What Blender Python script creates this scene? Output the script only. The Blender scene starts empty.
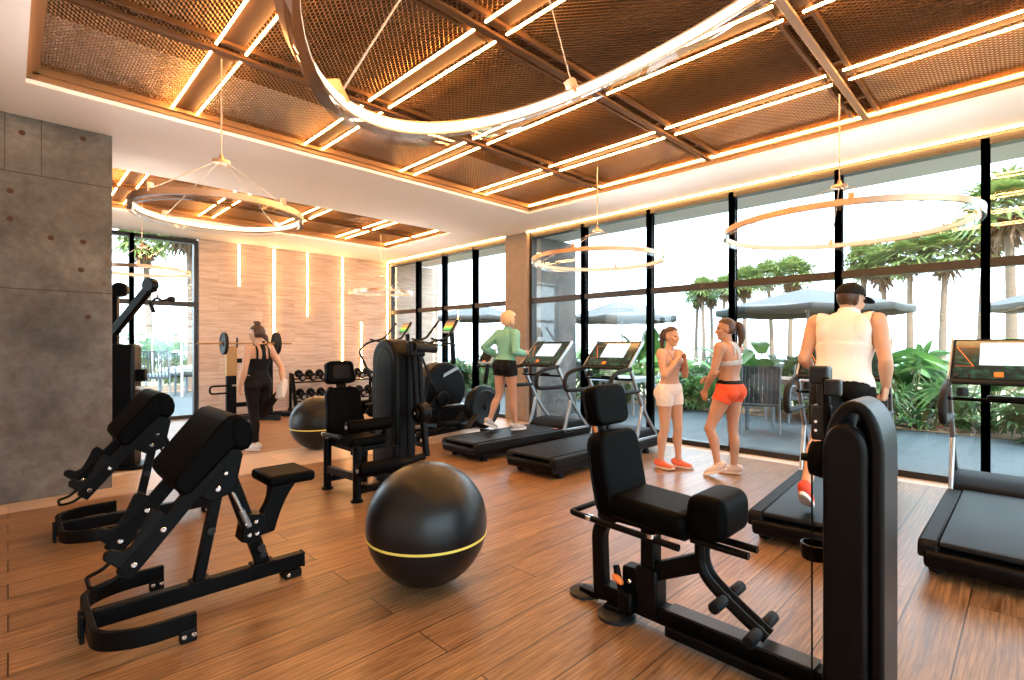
import bpy, math, random
from mathutils import Vector, Matrix, Quaternion
import numpy as np
PI = math.pi
V = Vector
scn = bpy.context.scene
COL = scn.collection
random.seed(7)

# ------------------------------------------------------------------ geometry builder
def catmull(pts, n=6):
    P = [V(p) for p in pts]
    if len(P) < 3: return P
    out = []
    for i in range(len(P) - 1):
        p0 = P[i - 1] if i > 0 else P[0] * 2 - P[1]
        p1, p2 = P[i], P[i + 1]
        p3 = P[i + 2] if i + 2 < len(P) else P[-1] * 2 - P[-2]
        for k in range(n):
            t = k / n
            out.append(0.5 * ((2 * p1) + (p2 - p0) * t + (2 * p0 - 5 * p1 + 4 * p2 - p3) * t * t + (3 * p1 - p0 - 3 * p2 + p3) * t ** 3))
    out.append(P[-1])
    return out

def catmull_f(vals, n=6):
    r = catmull([(v, 0, 0) for v in vals], n)
    return [q.x for q in r] if len(vals) > 2 else list(vals)

def roundpath(pts, r, n=5):
    """polyline with its corners rounded"""
    P = [V(p) for p in pts]
    out = [P[0]]
    for i in range(1, len(P) - 1):
        a, b, c_ = P[i - 1], P[i], P[i + 1]
        d1, d2 = (a - b), (c_ - b)
        rr = min(r, d1.length * .49, d2.length * .49)
        s, e = b + d1.normalized() * rr, b + d2.normalized() * rr
        for k in range(n + 1):
            t = k / n
            out.append(s * (1 - t) ** 2 + b * 2 * t * (1 - t) + e * t * t)
    out.append(P[-1])
    return out

class G:
    def __init__(s): s.v = []; s.f = []
    def add(s, vs, fs):
        b = len(s.v)
        s.v += [tuple(x) for x in vs]
        s.f += [tuple(b + i for i in f) for f in fs]
        return s
    def box(s, c, size, R=None):
        c = V(c); hx, hy, hz = [q / 2 for q in size]
        vs = [V((x, y, z)) for x in (-hx, hx) for y in (-hy, hy) for z in (-hz, hz)]
        if R is not None: vs = [R @ q for q in vs]
        vs = [q + c for q in vs]
        return s.add(vs, [(0, 1, 3, 2), (4, 6, 7, 5), (0, 4, 5, 1), (2, 3, 7, 6), (0, 2, 6, 4), (1, 5, 7, 3)])
    def bb(s, a, b):
        return s.box([(a[i] + b[i]) / 2 for i in range(3)], [abs(b[i] - a[i]) for i in range(3)])
    def frames(s, P, up, closed=False):
        n = len(P); T = []
        for i in range(n):
            if closed: t = P[(i + 1) % n] - P[i - 1]
            elif i == 0: t = P[1] - P[0]
            elif i == n - 1: t = P[-1] - P[-2]
            else: t = (P[i + 1] - P[i]).normalized() + (P[i] - P[i - 1]).normalized()
            if t.length < 1e-9: t = V((0, 0, 1))
            T.append(t.normalized())
        u = V(up)
        u = u - T[0] * u.dot(T[0])
        if u.length < 1e-4: u = T[0].orthogonal()
        u.normalize(); F = []
        for i in range(n):
            if i: 
                q = T[i - 1].rotation_difference(T[i]); u = q @ u
                u = (u - T[i] * u.dot(T[i])).normalized()
            F.append((T[i].cross(u).normalized(), u.copy()))   # side, up
        return F
    def sweep(s, path, sec, up=(0, 0, 1), scale=None, closed=False, caps=True):
        P = [V(p) for p in path]; F = s.frames(P, up, closed); m = len(sec); vs = []
        for i, p in enumerate(P):
            k = scale[i] if scale else 1
            if not isinstance(k, (tuple, list)): k = (k, k)
            vs += [p + F[i][0] * (a * k[0]) + F[i][1] * (b * k[1]) for a, b in sec]
        fs = []
        n = len(P)
        for i in range(n if closed else n - 1):
            j = (i + 1) % n
            for q in range(m):
                r = (q + 1) % m
                fs.append((i * m + q, i * m + r, j * m + r, j * m + q))
        if caps and not closed:
            fs.append(tuple(range(m))[::-1]); fs.append(tuple((n - 1) * m + q for q in range(m)))
        return s.add(vs, fs)
    def bar(s, p0, p1, w, h, up=(0, 0, 1)):
        return s.sweep([p0, p1], [(-w / 2, -h / 2), (w / 2, -h / 2), (w / 2, h / 2), (-w / 2, h / 2)], up)
    def rail(s, path, w, h, up=(0, 0, 1), closed=False):
        return s.sweep(path, [(-w / 2, -h / 2), (w / 2, -h / 2), (w / 2, h / 2), (-w / 2, h / 2)], up, closed=closed)
    def tube(s, path, r, n=10, up=(0, 0, 1), closed=False):
        sec = [(math.cos(2 * PI * i / n), math.sin(2 * PI * i / n)) for i in range(n)]
        sc = r if isinstance(r, (list, tuple)) else [r] * len(path)
        return s.sweep(path, sec, up, scale=list(sc), closed=closed)
    def cyl(s, p0, p1, r, r2=None, n=20):
        return s.tube([p0, p1], [r, r if r2 is None else r2], n)
    def lathe(s, prof, o=(0, 0, 0), axis=(0, 0, 1), n=32):
        o = V(o); ax = V(axis).normalized(); a = ax.orthogonal().normalized(); b = ax.cross(a)
        vs = []
        for r, h in prof:
            for k in range(n):
                t = 2 * PI * k / n
                vs.append(o + ax * h + (a * math.cos(t) + b * math.sin(t)) * r)
        fs = []
        for i in range(len(prof) - 1):
            for k in range(n):
                q = (k + 1) % n
                fs.append((i * n + k, i * n + q, (i + 1) * n + q, (i + 1) * n + k))
        if prof[0][0] > 1e-6: fs.append(tuple(range(n))[::-1])
        if prof[-1][0] > 1e-6: fs.append(tuple((len(prof) - 1) * n + k for k in range(n)))
        return s.add(vs, fs)
    def prism(s, poly, a, b, fn=None):
        """polygon in (x,z) extruded along y from a to b; fn maps (x,y,z)->point"""
        fn = fn or (lambda x, y, z: (x, y, z)); n = len(poly)
        vs = [fn(x, a, z) for x, z in poly] + [fn(x, b, z) for x, z in poly]
        fs = [tuple(range(n)), tuple(range(2 * n - 1, n - 1, -1))]
        fs += [(i, n + i, n + (i + 1) % n, (i + 1) % n) for i in range(n)]
        return s.add(vs, fs)
    def ell(s, c, r, R=None, n=16, m=10):
        c = V(c); vs = [V((0, 0, -1))]
        for i in range(1, m):
            p = -PI / 2 + PI * i / m
            for k in range(n):
                t = 2 * PI * k / n; vs.append(V((math.cos(p) * math.cos(t), math.cos(p) * math.sin(t), math.sin(p))))
        vs.append(V((0, 0, 1)))
        vs = [V((q.x * r[0], q.y * r[1], q.z * r[2])) for q in vs]
        if R is not None: vs = [R @ q for q in vs]
        vs = [q + c for q in vs]
        fs = [(0, 1 + (k + 1) % n, 1 + k) for k in range(n)]
        for i in range(m - 2):
            for k in range(n):
                q = (k + 1) % n; a = 1 + i * n
                fs.append((a + k, a + q, a + n + q, a + n + k))
        a = 1 + (m - 2) * n; t = len(vs) - 1
        fs += [(a + k, a + (k + 1) % n, t) for k in range(n)]
        return s.add(vs, fs)
    def limb(s, pts, rad, n=12, sub=4, up=(1, 0, 0)):
        """smooth tapering body segment with rounded ends; rad entries r or (r_side, r_up)"""
        R = [(r, r) if not isinstance(r, (tuple, list)) else r for r in rad]
        if len(pts) > 2:
            P = catmull(pts, sub); a = catmull_f([r[0] for r in R], sub); b = catmull_f([r[1] for r in R], sub)
        else:
            P = [V(pts[0]).lerp(V(pts[1]), i / sub) for i in range(sub + 1)]
            a = [R[0][0] + (R[1][0] - R[0][0]) * i / sub for i in range(sub + 1)]; b = [R[0][1] + (R[1][1] - R[0][1]) * i / sub for i in range(sub + 1)]
        d0 = (P[0] - P[1]).normalized(); d1 = (P[-1] - P[-2]).normalized()
        r0 = min(a[0], b[0]); r1 = min(a[-1], b[-1])
        pre = [P[0] + d0 * r0 * q for q in (.97, .8, .45)]; post = [P[-1] + d1 * r1 * q for q in (.45, .8, .97)]
        pk = [.25, .6, .9]
        Q = pre + P + post
        sc = [(a[0] * k, b[0] * k) for k in pk] + list(zip(a, b)) + [(a[-1] * k, b[-1] * k) for k in pk[::-1]]
        sec = [(math.cos(2 * PI * i / n), math.sin(2 * PI * i / n)) for i in range(n)]
        return s.sweep(Q, sec, up, scale=sc)
    def mesh(s, name):
        me = bpy.data.meshes.new(name); me.from_pydata(s.v, [], s.f); me.validate(); me.update(); return me
    def build(s, name, mat, parent=None, bevel=0, seg=2, sharp=35, smooth=True, sub=0, fixn=True):
        me = s.mesh(name)
        if fixn:
            import bmesh
            bm = bmesh.new(); bm.from_mesh(me); bmesh.ops.recalc_face_normals(bm, faces=bm.faces); bm.to_mesh(me); bm.free()
        if smooth:
            me.shade_smooth()
            if not sub: me.set_sharp_from_angle(angle=math.radians(sharp))
        o = bpy.data.objects.new(name, me); COL.objects.link(o)
        if mat is not None: me.materials.append(mat)
        if bevel:
            m = o.modifiers.new('bevel', 'BEVEL'); m.width = bevel; m.segments = seg; m.limit_method = 'ANGLE'; m.angle_limit = math.radians(40)
            m.harden_normals = False
        if sub:
            m = o.modifiers.new('subsurf', 'SUBSURF'); m.levels = sub; m.render_levels = sub
        if parent is not None: o.parent = parent
        return o

def empty(name, loc=(0, 0, 0), rz=0.0):
    o = bpy.data.objects.new(name, None); o.empty_display_size = .1
    o.location = loc; o.rotation_euler = (0, 0, rz); COL.objects.link(o); return o
def tag(o, label, cat, group=None, kind=None):
    o['label'] = label; o['category'] = cat
    if group: o['group'] = group
    if kind: o['kind'] = kind
    return o
def thing(name, label, cat, loc=(0, 0, 0), rz=0.0, group=None):
    return tag(empty(name, loc, rz), label, cat, group)
def struct(o):
    o['kind'] = 'structure'; return o
def dup(o, loc=None, rz=None, label=None, group=None, scale=None, parent=None):
    c = o.copy(); COL.objects.link(c)
    if parent is not None: c.parent = parent
    if loc is not None: c.location = loc
    if rz is not None: c.rotation_euler = (0, 0, rz)
    if scale is not None: c.scale = scale if isinstance(scale, (tuple, list)) else (scale,) * 3
    if label: c['label'] = label
    if group: c['group'] = group
    for ch in o.children: dup(ch, parent=c)
    return c
ORD = 'first second third fourth fifth sixth seventh eighth ninth tenth eleventh twelfth thirteenth fourteenth fifteenth sixteenth seventeenth eighteenth nineteenth twentieth'.split()

# ------------------------------------------------------------------ materials
def nt(name):
    m = bpy.data.materials.new(name); m.use_nodes = True
    t = m.node_tree; b = t.nodes['Principled BSDF']; return m, t, b
def lk(t, a, b): t.links.new(a, b)
def mat(name, col, rough=.5, metal=0., spec=.5, bump=0., bscale=60, var=0., coat=0.):
    m, t, b = nt(name)
    b.inputs['Base Color'].default_value = (*col, 1); b.inputs['Roughness'].default_value = rough
    b.inputs['Metallic'].default_value = metal; b.inputs['Specular IOR Level'].default_value = spec
    b.inputs['Coat Weight'].default_value = coat
    tc = t.nodes.new('ShaderNodeTexCoord')
    if bump or var:
        n = t.nodes.new('ShaderNodeTexNoise'); n.inputs['Scale'].default_value = bscale; n.inputs['Detail'].default_value = 4
        lk(t, tc.outputs['Object'], n.inputs['Vector'])
        if bump:
            bu = t.nodes.new('ShaderNodeBump'); bu.inputs['Strength'].default_value = bump; bu.inputs['Distance'].default_value = .01
            lk(t, n.outputs['Fac'], bu.inputs['Height']); lk(t, bu.outputs['Normal'], b.inputs['Normal'])
        if var:
            r = t.nodes.new('ShaderNodeMixRGB'); r.inputs[1].default_value = (*[c * (1 - var) for c in col], 1); r.inputs[2].default_value = (*[min(1, c * (1 + var)) for c in col], 1)
            lk(t, n.outputs['Fac'], r.inputs[0]); lk(t, r.outputs[0], b.inputs['Base Color'])
    return m
def emis(name, col, st):
    m, t, b = nt(name)
    b.inputs['Base Color'].default_value = (0, 0, 0, 1)
    b.inputs['Emission Color'].default_value = (*col, 1); b.inputs['Emission Strength'].default_value = st
    return m

M = {}
M['black'] = mat('black_powder_coat', (.0014, .0014, .0016), .42, spec=.10, bump=.04, bscale=300)
M['black2'] = mat('black_plastic_shroud', (.0018, .0018, .0022), .38, spec=.14)
M['vinyl'] = mat('black_vinyl_upholstery', (.001, .001, .001), .55, spec=.04, bump=.08, bscale=180)
M['rubber'] = mat('black_rubber', (.0025, .0025, .0028), .6, spec=.15)
M['dark'] = mat('dark_grey_plastic', (.010, .011, .013), .4, spec=.3)
M['belt'] = mat('running_belt', (.0035, .0055, .008), .45, spec=.14, bump=.05, bscale=400)
M['alu'] = mat('brushed_aluminium', (.42, .43, .45), .32, .9)
M['chrome'] = mat('chrome', (.75, .75, .75), .12, 1.)
M['white_plastic'] = mat('white_plastic', (.75, .75, .73), .4)
M['grip'] = mat('grip_rubber', (.006, .006, .006), .65, spec=.3)
M['orange'] = mat('orange_plastic', (.9, .22, .03), .4)
M['white'] = mat('white_paint', (.92, .88, .855), .75, var=.02, bscale=3)
M['bronze'] = mat('bronze_ceiling_trim', (.34, .175, .075), .5, .2)
M['channel'] = mat('channel_bronze', (.045, .021, .009), .7, spec=.15)
M['bronze_dark'] = mat('dark_bronze_beam', (.10, .045, .018), .7, spec=.15)
M['expanded'] = mat('bronze_expanded_metal', (.40, .215, .092), .5, .2)
M['plenum'] = mat('dark_plenum', (.035, .02, .012), .9)
M['frame'] = mat('dark_window_frame', (.03, .026, .024), .4, .4)
M['yellow'] = mat('yellow_stripe', (.75, .62, .12), .5)
M['led'] = emis('amber_led', (1, .50, .16), 50.)
M['led_wall'] = emis('wall_led', (1, .52, .19), 26.)
M['led_ring'] = emis('ring_led', (1, .72, .48), 2.6)
M['led_fill'] = emis('added_soffit_fill', (1, .86, .80), 70.)  # upward fill glow, added to the rings to brighten the white soffit
M['led_dim'] = emis('ring_led_dimmed', (1, .6, .36), .7)
M['ring_metal'] = mat('satin_copper', (.62, .36, .22), .28, .85)
M['brass'] = mat('brass_bar', (.40, .22, .08), .42, .35)
M['cord'] = mat('pendant_cord', (.45, .34, .26), .5)

def glass(name, tint=(.93, .96, .97), f=1.0):
    m = bpy.data.materials.new(name); m.use_nodes = True; t = m.node_tree
    for n in list(t.nodes):
        if n.type != 'OUTPUT_MATERIAL': t.nodes.remove(n)
    out = [n for n in t.nodes if n.type == 'OUTPUT_MATERIAL'][0]
    tr = t.nodes.new('ShaderNodeBsdfTransparent'); tr.inputs[0].default_value = (*tint, 1)
    gl = t.nodes.new('ShaderNodeBsdfGlossy'); gl.inputs['Roughness'].default_value = .02; gl.inputs['Color'].default_value = (.95, .95, .95, 1)
    lw = t.nodes.new('ShaderNodeLayerWeight'); pw = t.nodes.new('ShaderNodeMath'); pw.operation = 'POWER'; pw.inputs[1].default_value = 4.5
    mu = t.nodes.new('ShaderNodeMath'); mu.operation = 'MULTIPLY_ADD'; mu.inputs[1].default_value = .8 * f; mu.inputs[2].default_value = .035 * f
    lk(t, lw.outputs['Facing'], pw.inputs[0]); fr = pw
    mx = t.nodes.new('ShaderNodeMixShader')
    lk(t, fr.outputs[0], mu.inputs[0]); lk(t, mu.outputs[0], mx.inputs[0]); lk(t, tr.outputs[0], mx.inputs[1]); lk(t, gl.outputs[0], mx.inputs[2]); lk(t, mx.outputs[0], out.inputs[0])
    return m
M['glass'] = glass('window_glass')
M['acrylic'] = glass('clear_acrylic', (.96, .97, .97), 1.3)

def ramp(t, stops):
    r = t.nodes.new('ShaderNodeValToRGB'); e = r.color_ramp.elements
    while len(e) < len(stops): e.new(.5)
    for i, (p, c) in enumerate(stops): e[i].position = p; e[i].color = (*c, 1)
    return r
def mapping(t, scale, rot=(0, 0, 0), out='Object'):
    tc = t.nodes.new('ShaderNodeTexCoord'); mp = t.nodes.new('ShaderNodeMapping')
    mp.inputs['Scale'].default_value = scale; mp.inputs['Rotation'].default_value = rot
    lk(t, tc.outputs[out], mp.inputs['Vector']); return mp
def mixc(t, a, b, fac, mode='MIX'):
    n = t.nodes.new('ShaderNodeMixRGB'); n.blend_type = mode
    for i, q in ((0, fac), (1, a), (2, b)):
        if isinstance(q, (int, float)): n.inputs[i].default_value = q
        elif isinstance(q, tuple): n.inputs[i].default_value = (*q, 1)
        else: lk(t, q, n.inputs[i])
    return n.outputs[0]

def wood_floor(name, dark, light, pw, pl, gap=.0035, mortar=(.03, .015, .008), rough=.3, grain=1.):
    m, t, b = nt(name)
    mp = mapping(t, (1, 1, 1))
    br = t.nodes.new('ShaderNodeTexBrick'); br.offset = .37; br.offset_frequency = 2; br.squash = 1
    br.inputs['Scale'].default_value = 1; br.inputs['Brick Width'].default_value = pl; br.inputs['Row Height'].default_value = pw
    br.inputs['Mortar Size'].default_value = gap; br.inputs['Mortar Smooth'].default_value = .1; br.inputs['Bias'].default_value = 0
    br.inputs['Color1'].default_value = (0, 0, 0, 1); br.inputs['Color2'].default_value = (1, 1, 1, 1); br.inputs['Mortar'].default_value = (.5, .5, .5, 1)
    lk(t, mp.outputs[0], br.inputs['Vector'])
    # grain: noise stretched along the plank, shifted per plank
    add = t.nodes.new('ShaderNodeVectorMath'); add.operation = 'MULTIPLY_ADD'; add.inputs[1].default_value = (7, 13, 5)
    lk(t, br.outputs['Color'], add.inputs[0]); lk(t, mp.outputs[0], add.inputs[2])
    mp2 = t.nodes.new('ShaderNodeMapping'); mp2.inputs['Scale'].default_value = (1.6, 22, 1); lk(t, add.outputs[0], mp2.inputs['Vector'])
    n1 = t.nodes.new('ShaderNodeTexNoise'); n1.inputs['Scale'].default_value = 2.2; n1.inputs['Detail'].default_value = 8; n1.inputs['Roughness'].default_value = .65; n1.inputs['Distortion'].default_value = .6
    lk(t, mp2.outputs[0], n1.inputs['Vector'])
    mp3 = t.nodes.new('ShaderNodeMapping'); mp3.inputs['Scale'].default_value = (.9, 5, 1); lk(t, add.outputs[0], mp3.inputs['Vector'])
    n2 = t.nodes.new('ShaderNodeTexWave'); n2.bands_direction = 'Y'; n2.inputs['Scale'].default_value = 2.4; n2.inputs['Distortion'].default_value = 9; n2.inputs['Detail'].default_value = 3; n2.inputs['Detail Scale'].default_value = .7
    lk(t, mp3.outputs[0], n2.inputs['Vector'])
    r1 = ramp(t, [(.3, dark), (.72, light)]); lk(t, n1.outputs['Fac'], r1.inputs[0])
    d2 = tuple(q * .62 for q in dark)
    rr = ramp(t, [(.0, (0, 0, 0)), (.35, (.55,) * 3)]); lk(t, n2.outputs['Fac'], rr.inputs[0])
    c1 = mixc(t, d2, r1.outputs[0], rr.outputs[0]); c1 = mixc(t, r1.outputs[0], c1, .55 * grain)
    # knots and stains
    n3 = t.nodes.new('ShaderNodeTexNoise'); n3.inputs['Scale'].default_value = 1.1; n3.inputs['Detail'].default_value = 3; lk(t, mp3.outputs[0], n3.inputs['Vector'])
    r3 = ramp(t, [(.54, (1, 1, 1)), (.70, (.42, .35, .3))]); lk(t, n3.outputs['Fac'], r3.inputs[0])
    c2 = mixc(t, c1, r3.outputs[0], .7 * grain, 'MULTIPLY')
    pv = ramp(t, [(0, (.8, .8, .8)), (1, (1.12, 1.1, 1.08))]); lk(t, br.outputs['Color'], pv.inputs[0])
    c2 = mixc(t, c2, pv.outputs[0], .8, 'MULTIPLY')
    c3 = mixc(t, c2, mortar, br.outputs['Fac'])
    lk(t, c3, b.inputs['Base Color'])
    rg = t.nodes.new('ShaderNodeMapRange'); rg.inputs['To Min'].default_value = rough - .05; rg.inputs['To Max'].default_value = rough + .16; lk(t, n1.outputs['Fac'], rg.inputs['Value']); lk(t, rg.outputs[0], b.inputs['Roughness'])
    bu = t.nodes.new('ShaderNodeBump'); bu.inputs['Strength'].default_value = .12; bu.inputs['Distance'].default_value = .004
    lk(t, n1.outputs['Fac'], bu.inputs['Height']); lk(t, bu.outputs['Normal'], b.inputs['Normal'])
    b.inputs['Specular IOR Level'].default_value = .42
    return m
M['floor'] = wood_floor('oak_plank_floor', (.145, .064, .023), (.53, .305, .150), .2365, 2.3)
M['floor_far'] = wood_floor('oak_plank_floor_beyond', (.22, .095, .038), (.40, .20, .092), .16, 1.6, gap=.002)
M['band'] = wood_floor('pale_stone_band', (.52, .36, .25), (.68, .51, .38), .53, .9, gap=.002, mortar=(.3, .2, .13), rough=.35, grain=.35)

def concrete():
    m, t, b = nt('board_concrete')
    mp = mapping(t, (1, 1, 1))
    n1 = t.nodes.new('ShaderNodeTexNoise'); n1.inputs['Scale'].default_value = 1.3; n1.inputs['Detail'].default_value = 9; n1.inputs['Roughness'].default_value = .62; n1.inputs['Distortion'].default_value = .35
    n2 = t.nodes.new('ShaderNodeTexNoise'); n2.inputs['Scale'].default_value = 14; n2.inputs['Detail'].default_value = 8; n2.inputs['Roughness'].default_value = .7
    n3 = t.nodes.new('ShaderNodeTexNoise'); n3.inputs['Scale'].default_value = 3.4; n3.inputs['Detail'].default_value = 5; n3.inputs['Distortion'].default_value = 1.2
    for n in (n1, n2, n3): lk(t, mp.outputs[0], n.inputs['Vector'])
    r1 = ramp(t, [(.3, (.06, .054, .050)), (.5, (.118, .108, .10)), (.72, (.215, .20, .185))]); lk(t, n1.outputs['Fac'], r1.inputs[0])
    r2 = ramp(t, [(.3, (.6, .6, .6)), (.7, (1.15, 1.15, 1.15))]); lk(t, n2.outputs['Fac'], r2.inputs[0])
    r3 = ramp(t, [(.52, (1, 1, 1)), (.68, (.8, .66, .55))]); lk(t, n3.outputs['Fac'], r3.inputs[0])
    c = mixc(t, r1.outputs[0], r2.outputs[0], .8, 'MULTIPLY'); c = mixc(t, c, r3.outputs[0], .6, 'MULTIPLY')
    lk(t, c, b.inputs['Base Color']); b.inputs['Roughness'].default_value = .72
    bu = t.nodes.new('ShaderNodeBump'); bu.inputs['Strength'].default_value = .25; bu.inputs['Distance'].default_value = .01
    lk(t, n2.outputs['Fac'], bu.inputs['Height']); lk(t, bu.outputs['Normal'], b.inputs['Normal'])
    return m
M['concrete'] = concrete()

def clad():
    """pale travertine-like plank cladding with horizontal streaks"""
    m, t, b = nt('pale_plank_cladding')
    tc = t.nodes.new('ShaderNodeTexCoord'); sx = t.nodes.new('ShaderNodeSeparateXYZ'); cx = t.nodes.new('ShaderNodeCombineXYZ')
    lk(t, tc.outputs['Object'], sx.inputs[0]); lk(t, sx.outputs[0], cx.inputs[0]); lk(t, sx.outputs[2], cx.inputs[1])
    br = t.nodes.new('ShaderNodeTexBrick'); br.offset = .43
    br.inputs['Scale'].default_value = 1; br.inputs['Brick Width'].default_value = 1.5; br.inputs['Row Height'].default_value = .3
    br.inputs['Mortar Size'].default_value = .0015; br.inputs['Color1'].default_value = (0, 0, 0, 1); br.inputs['Color2'].default_value = (1, 1, 1, 1); br.inputs['Mortar'].default_value = (.5, .5, .5, 1)
    lk(t, cx.outputs[0], br.inputs['Vector'])
    add = t.nodes.new('ShaderNodeVectorMath'); add.operation = 'MULTIPLY_ADD'; add.inputs[1].default_value = (9, 3, 5); lk(t, br.outputs['Color'], add.inputs[0]); lk(t, cx.outputs[0], add.inputs[2])
    mp = t.nodes.new('ShaderNodeMapping'); mp.inputs['Scale'].default_value = (1.2, 16, 1); lk(t, add.outputs[0], mp.inputs['Vector'])
    n = t.nodes.new('ShaderNodeTexNoise'); n.inputs['Scale'].default_value = 1.6; n.inputs['Detail'].default_value = 7; n.inputs['Roughness'].default_value = .62; n.inputs['Distortion'].default_value = .3
    lk(t, mp.outputs[0], n.inputs['Vector'])
    r = ramp(t, [(.28, (.48, .31, .22)), (.5, (.66, .50, .40)), (.75, (.80, .67, .57))]); lk(t, n.outputs['Fac'], r.inputs[0])
    pv = ramp(t, [(0, (.9, .88, .86)), (1, (1.05, 1.05, 1.05))]); lk(t, br.outputs['Color'], pv.inputs[0])
    c = mixc(t, r.outputs[0], pv.outputs[0], .8, 'MULTIPLY'); c = mixc(t, c, (.42, .29, .21), br.outputs['Fac'])
    lk(t, c, b.inputs['Base Color']); b.inputs['Roughness'].default_value = .6
    return m
M['clad'] = clad()
SKY, SUN, EXPO = 4.0, 6.5, 0.95
SUNDIR = (.42, .62, -.66)
M['bronze_beam'] = mat('mid_bronze_beam', (.22, .12, .06), .5, .2)
# ------------------------------------------------------------------ the room
XW, YW, ZS, ZM = 6.93, 11.4, 3.5, 3.63     # window wall, far wall, soffit, ceiling mesh
C1 = (.10, 5.88, -3.0, 5.58)                # main coffer x0,x1,y0,y1
C2 = (.10, 5.88, 7.55, 9.85)                # far coffer
g = G().bb((-3.2, -3.2, -.12), (6.62, 6.05, 0)); struct(g.build('floor', M['floor'], smooth=False))
g = G().bb((-3.2, 6.05, -.12), (6.62, 7.12, 0)); struct(g.build('floor', M['band'], smooth=False))
g = G().bb((6.62, -3.2, -.12), (7.0, 11.5, 0)); struct(g.build('floor', M['band'], smooth=False))
g = G().bb((-3.2, 7.12, -.12), (6.62, 11.5, 0)); struct(g.build('floor', M['floor_far'], smooth=False))
# white soffit with two coffers
g = G()
for a in ((-3.2, -3.2, .10, 11.5), (.10, 5.58, 5.88, 7.55), (.10, 9.85, 5.88, 11.5), (5.88, -3.2, 6.99, 11.5), (.10, -3.2, 5.88, -3.0)):
    g.bb((a[0], a[1], ZS), (a[2], a[3], 4.1))
struct(g.build('ceiling', M['white'], smooth=False))
g = G().bb((-3.2, -3.2, 4.1), (7.0, 11.5, 4.2)); struct(g.build('ceiling', M['plenum'], smooth=False))
# bronze lip inside each coffer
tn = 0
def trim(g, m, bevel=0):
    global tn; tn += 1
    return struct(g.build('trim_%d' % tn, m, bevel=bevel))
for x0, x1, y0, y1 in (C1, C2):
    g = G(); w = .035
    for (a, b_) in (((x0, y0), (x0 + w, y1)), ((x1 - w, y0), (x1, y1)), ((x0, y0), (x1, y0 + w)), ((x0, y1 - w), (x1, y1))):
        g.bb((*a, ZS + .035), (*b_, ZM + .05))
    g2 = G()
    for (a, b_) in (((x0, y0), (x0 + .075, y1)), ((x1 - .075, y0), (x1, y1)), ((x0, y1 - .075), (x1, y1))):
        g2.bb((*a, ZM - .06), (*b_, ZM - .045))
    trim(g, M['bronze']); trim(g2, M['bronze'])
# expanded metal infill: zigzag strands that touch their neighbours, each strand a slanted ribbon
def expanded(x0, x1, y0, y1, z, px=.021, py=.026, w=.0085, tilt=.011):
    nx = int((x1 - x0) / px); ny = int((y1 - y0) / py)
    i = np.arange(nx)[:, None]; j = np.arange(ny + 1)[None, :]
    zig = np.where((i + j) % 2 == 0, .5, -.5) * (px * .82)
    x = x0 + (i + .5) * px + zig; y = np.broadcast_to(y0 + j * py, x.shape)
    a = np.stack([x - w / 2, y, np.full(x.shape, z)], -1); b = np.stack([x + w / 2, y, np.full(x.shape, z + tilt)], -1)
    v = np.stack([a, b], 2).reshape(-1, 3)
    idx = (np.arange(nx)[:, None] * (ny + 1) + np.arange(ny)[None, :]) * 2
    f = np.stack([idx, idx + 1, idx + 3, idx + 2], -1).reshape(-1, 4)
    me = bpy.data.meshes.new('ceiling'); me.vertices.add(len(v)); me.vertices.foreach_set('co', v.ravel())
    me.loops.add(f.size); me.loops.foreach_set('vertex_index', f.ravel().astype(np.int32))
    me.polygons.add(len(f)); me.polygons.foreach_set('loop_start', np.arange(len(f), dtype=np.int32) * 4)
    me.update(); me.validate(); me.materials.append(M['expanded'])
    o = bpy.data.objects.new('ceiling', me); COL.objects.link(o); return struct(o)
expanded(C1[0] + .03, C1[1] - .03, -.5, C1[3] - .03, ZM)
expanded(C2[0] + .03, C2[1] - .03, C2[2] + .03, C2[3] - .03, ZM)
# cross beams
B1 = [-.43, 1.10, 2.63, 4.18]; B2 = [8.75]
for y in B1 + B2:
    g = G(); x0, x1 = C1[0] + .035, C1[1] - .035
    for dy in (-.10, .10): g.bb((x0, y + dy - .012, ZM - .035), (x1, y + dy + .012, ZM + .03))
    g.bb((x0, y - .1, ZM + .012), (x1, y + .1, ZM + .02))
    k = 0
    xx = x0 + .45
    while xx < x1:
        g.bb((xx - .02, y - .1, ZM - .02), (xx + .02, y + .1, ZM + .012)); xx += .8
    trim(g, M['bronze_dark'])
    g = G().bb((x0, y - .028, ZM - .062), (x1, y + .028, ZM - .036)); trim(g, M['bronze_beam'] if y == 1.10 else M['bronze_dark'], .004)
# paired amber light lines running towards the far wall
PAIRX = [1.17, 2.385, 3.59, 4.80]
runs1 = [(-.43, 1.10, 'first run'), (1.10, 2.63, 'second run'), (2.63, 4.18, 'third run'), (4.18, 5.58, 'last run by white soffit')]
runs2 = [(7.55, 8.75, 'front half'), (8.75, 9.85, 'rear half')]
def lightpair(x, ya, yb, label, group):
    t = thing('linear_light', label, 'ceiling light', (x, (ya + yb) / 2, ZM - .06), 0, group)
    h = (yb - ya) / 2
    G().bb((-.08, -h + .02, .048), (.08, h - .02, .06)).build('channel', M['channel'], t, bevel=.002)
    for s in (-1, 1): G().tube([(s * .1, -h + .06, .022), (s * .1, h - .06, .022)], .0085, 8).build('light_tube', M['led'], t)
for q, x in enumerate(PAIRX):
    for ya, yb, txt in runs1:
        lightpair(x, ya, yb, 'twin amber lines of main ceiling, %s row from concrete wall, %s' % (ORD[q], txt), 'twin light lines of the main ceiling')
    for ya, yb, txt in runs2:
        lightpair(x, ya, yb, 'twin amber lines of far ceiling, %s row from concrete wall, %s' % (ORD[q], txt), 'twin light lines of the far ceiling')
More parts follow.
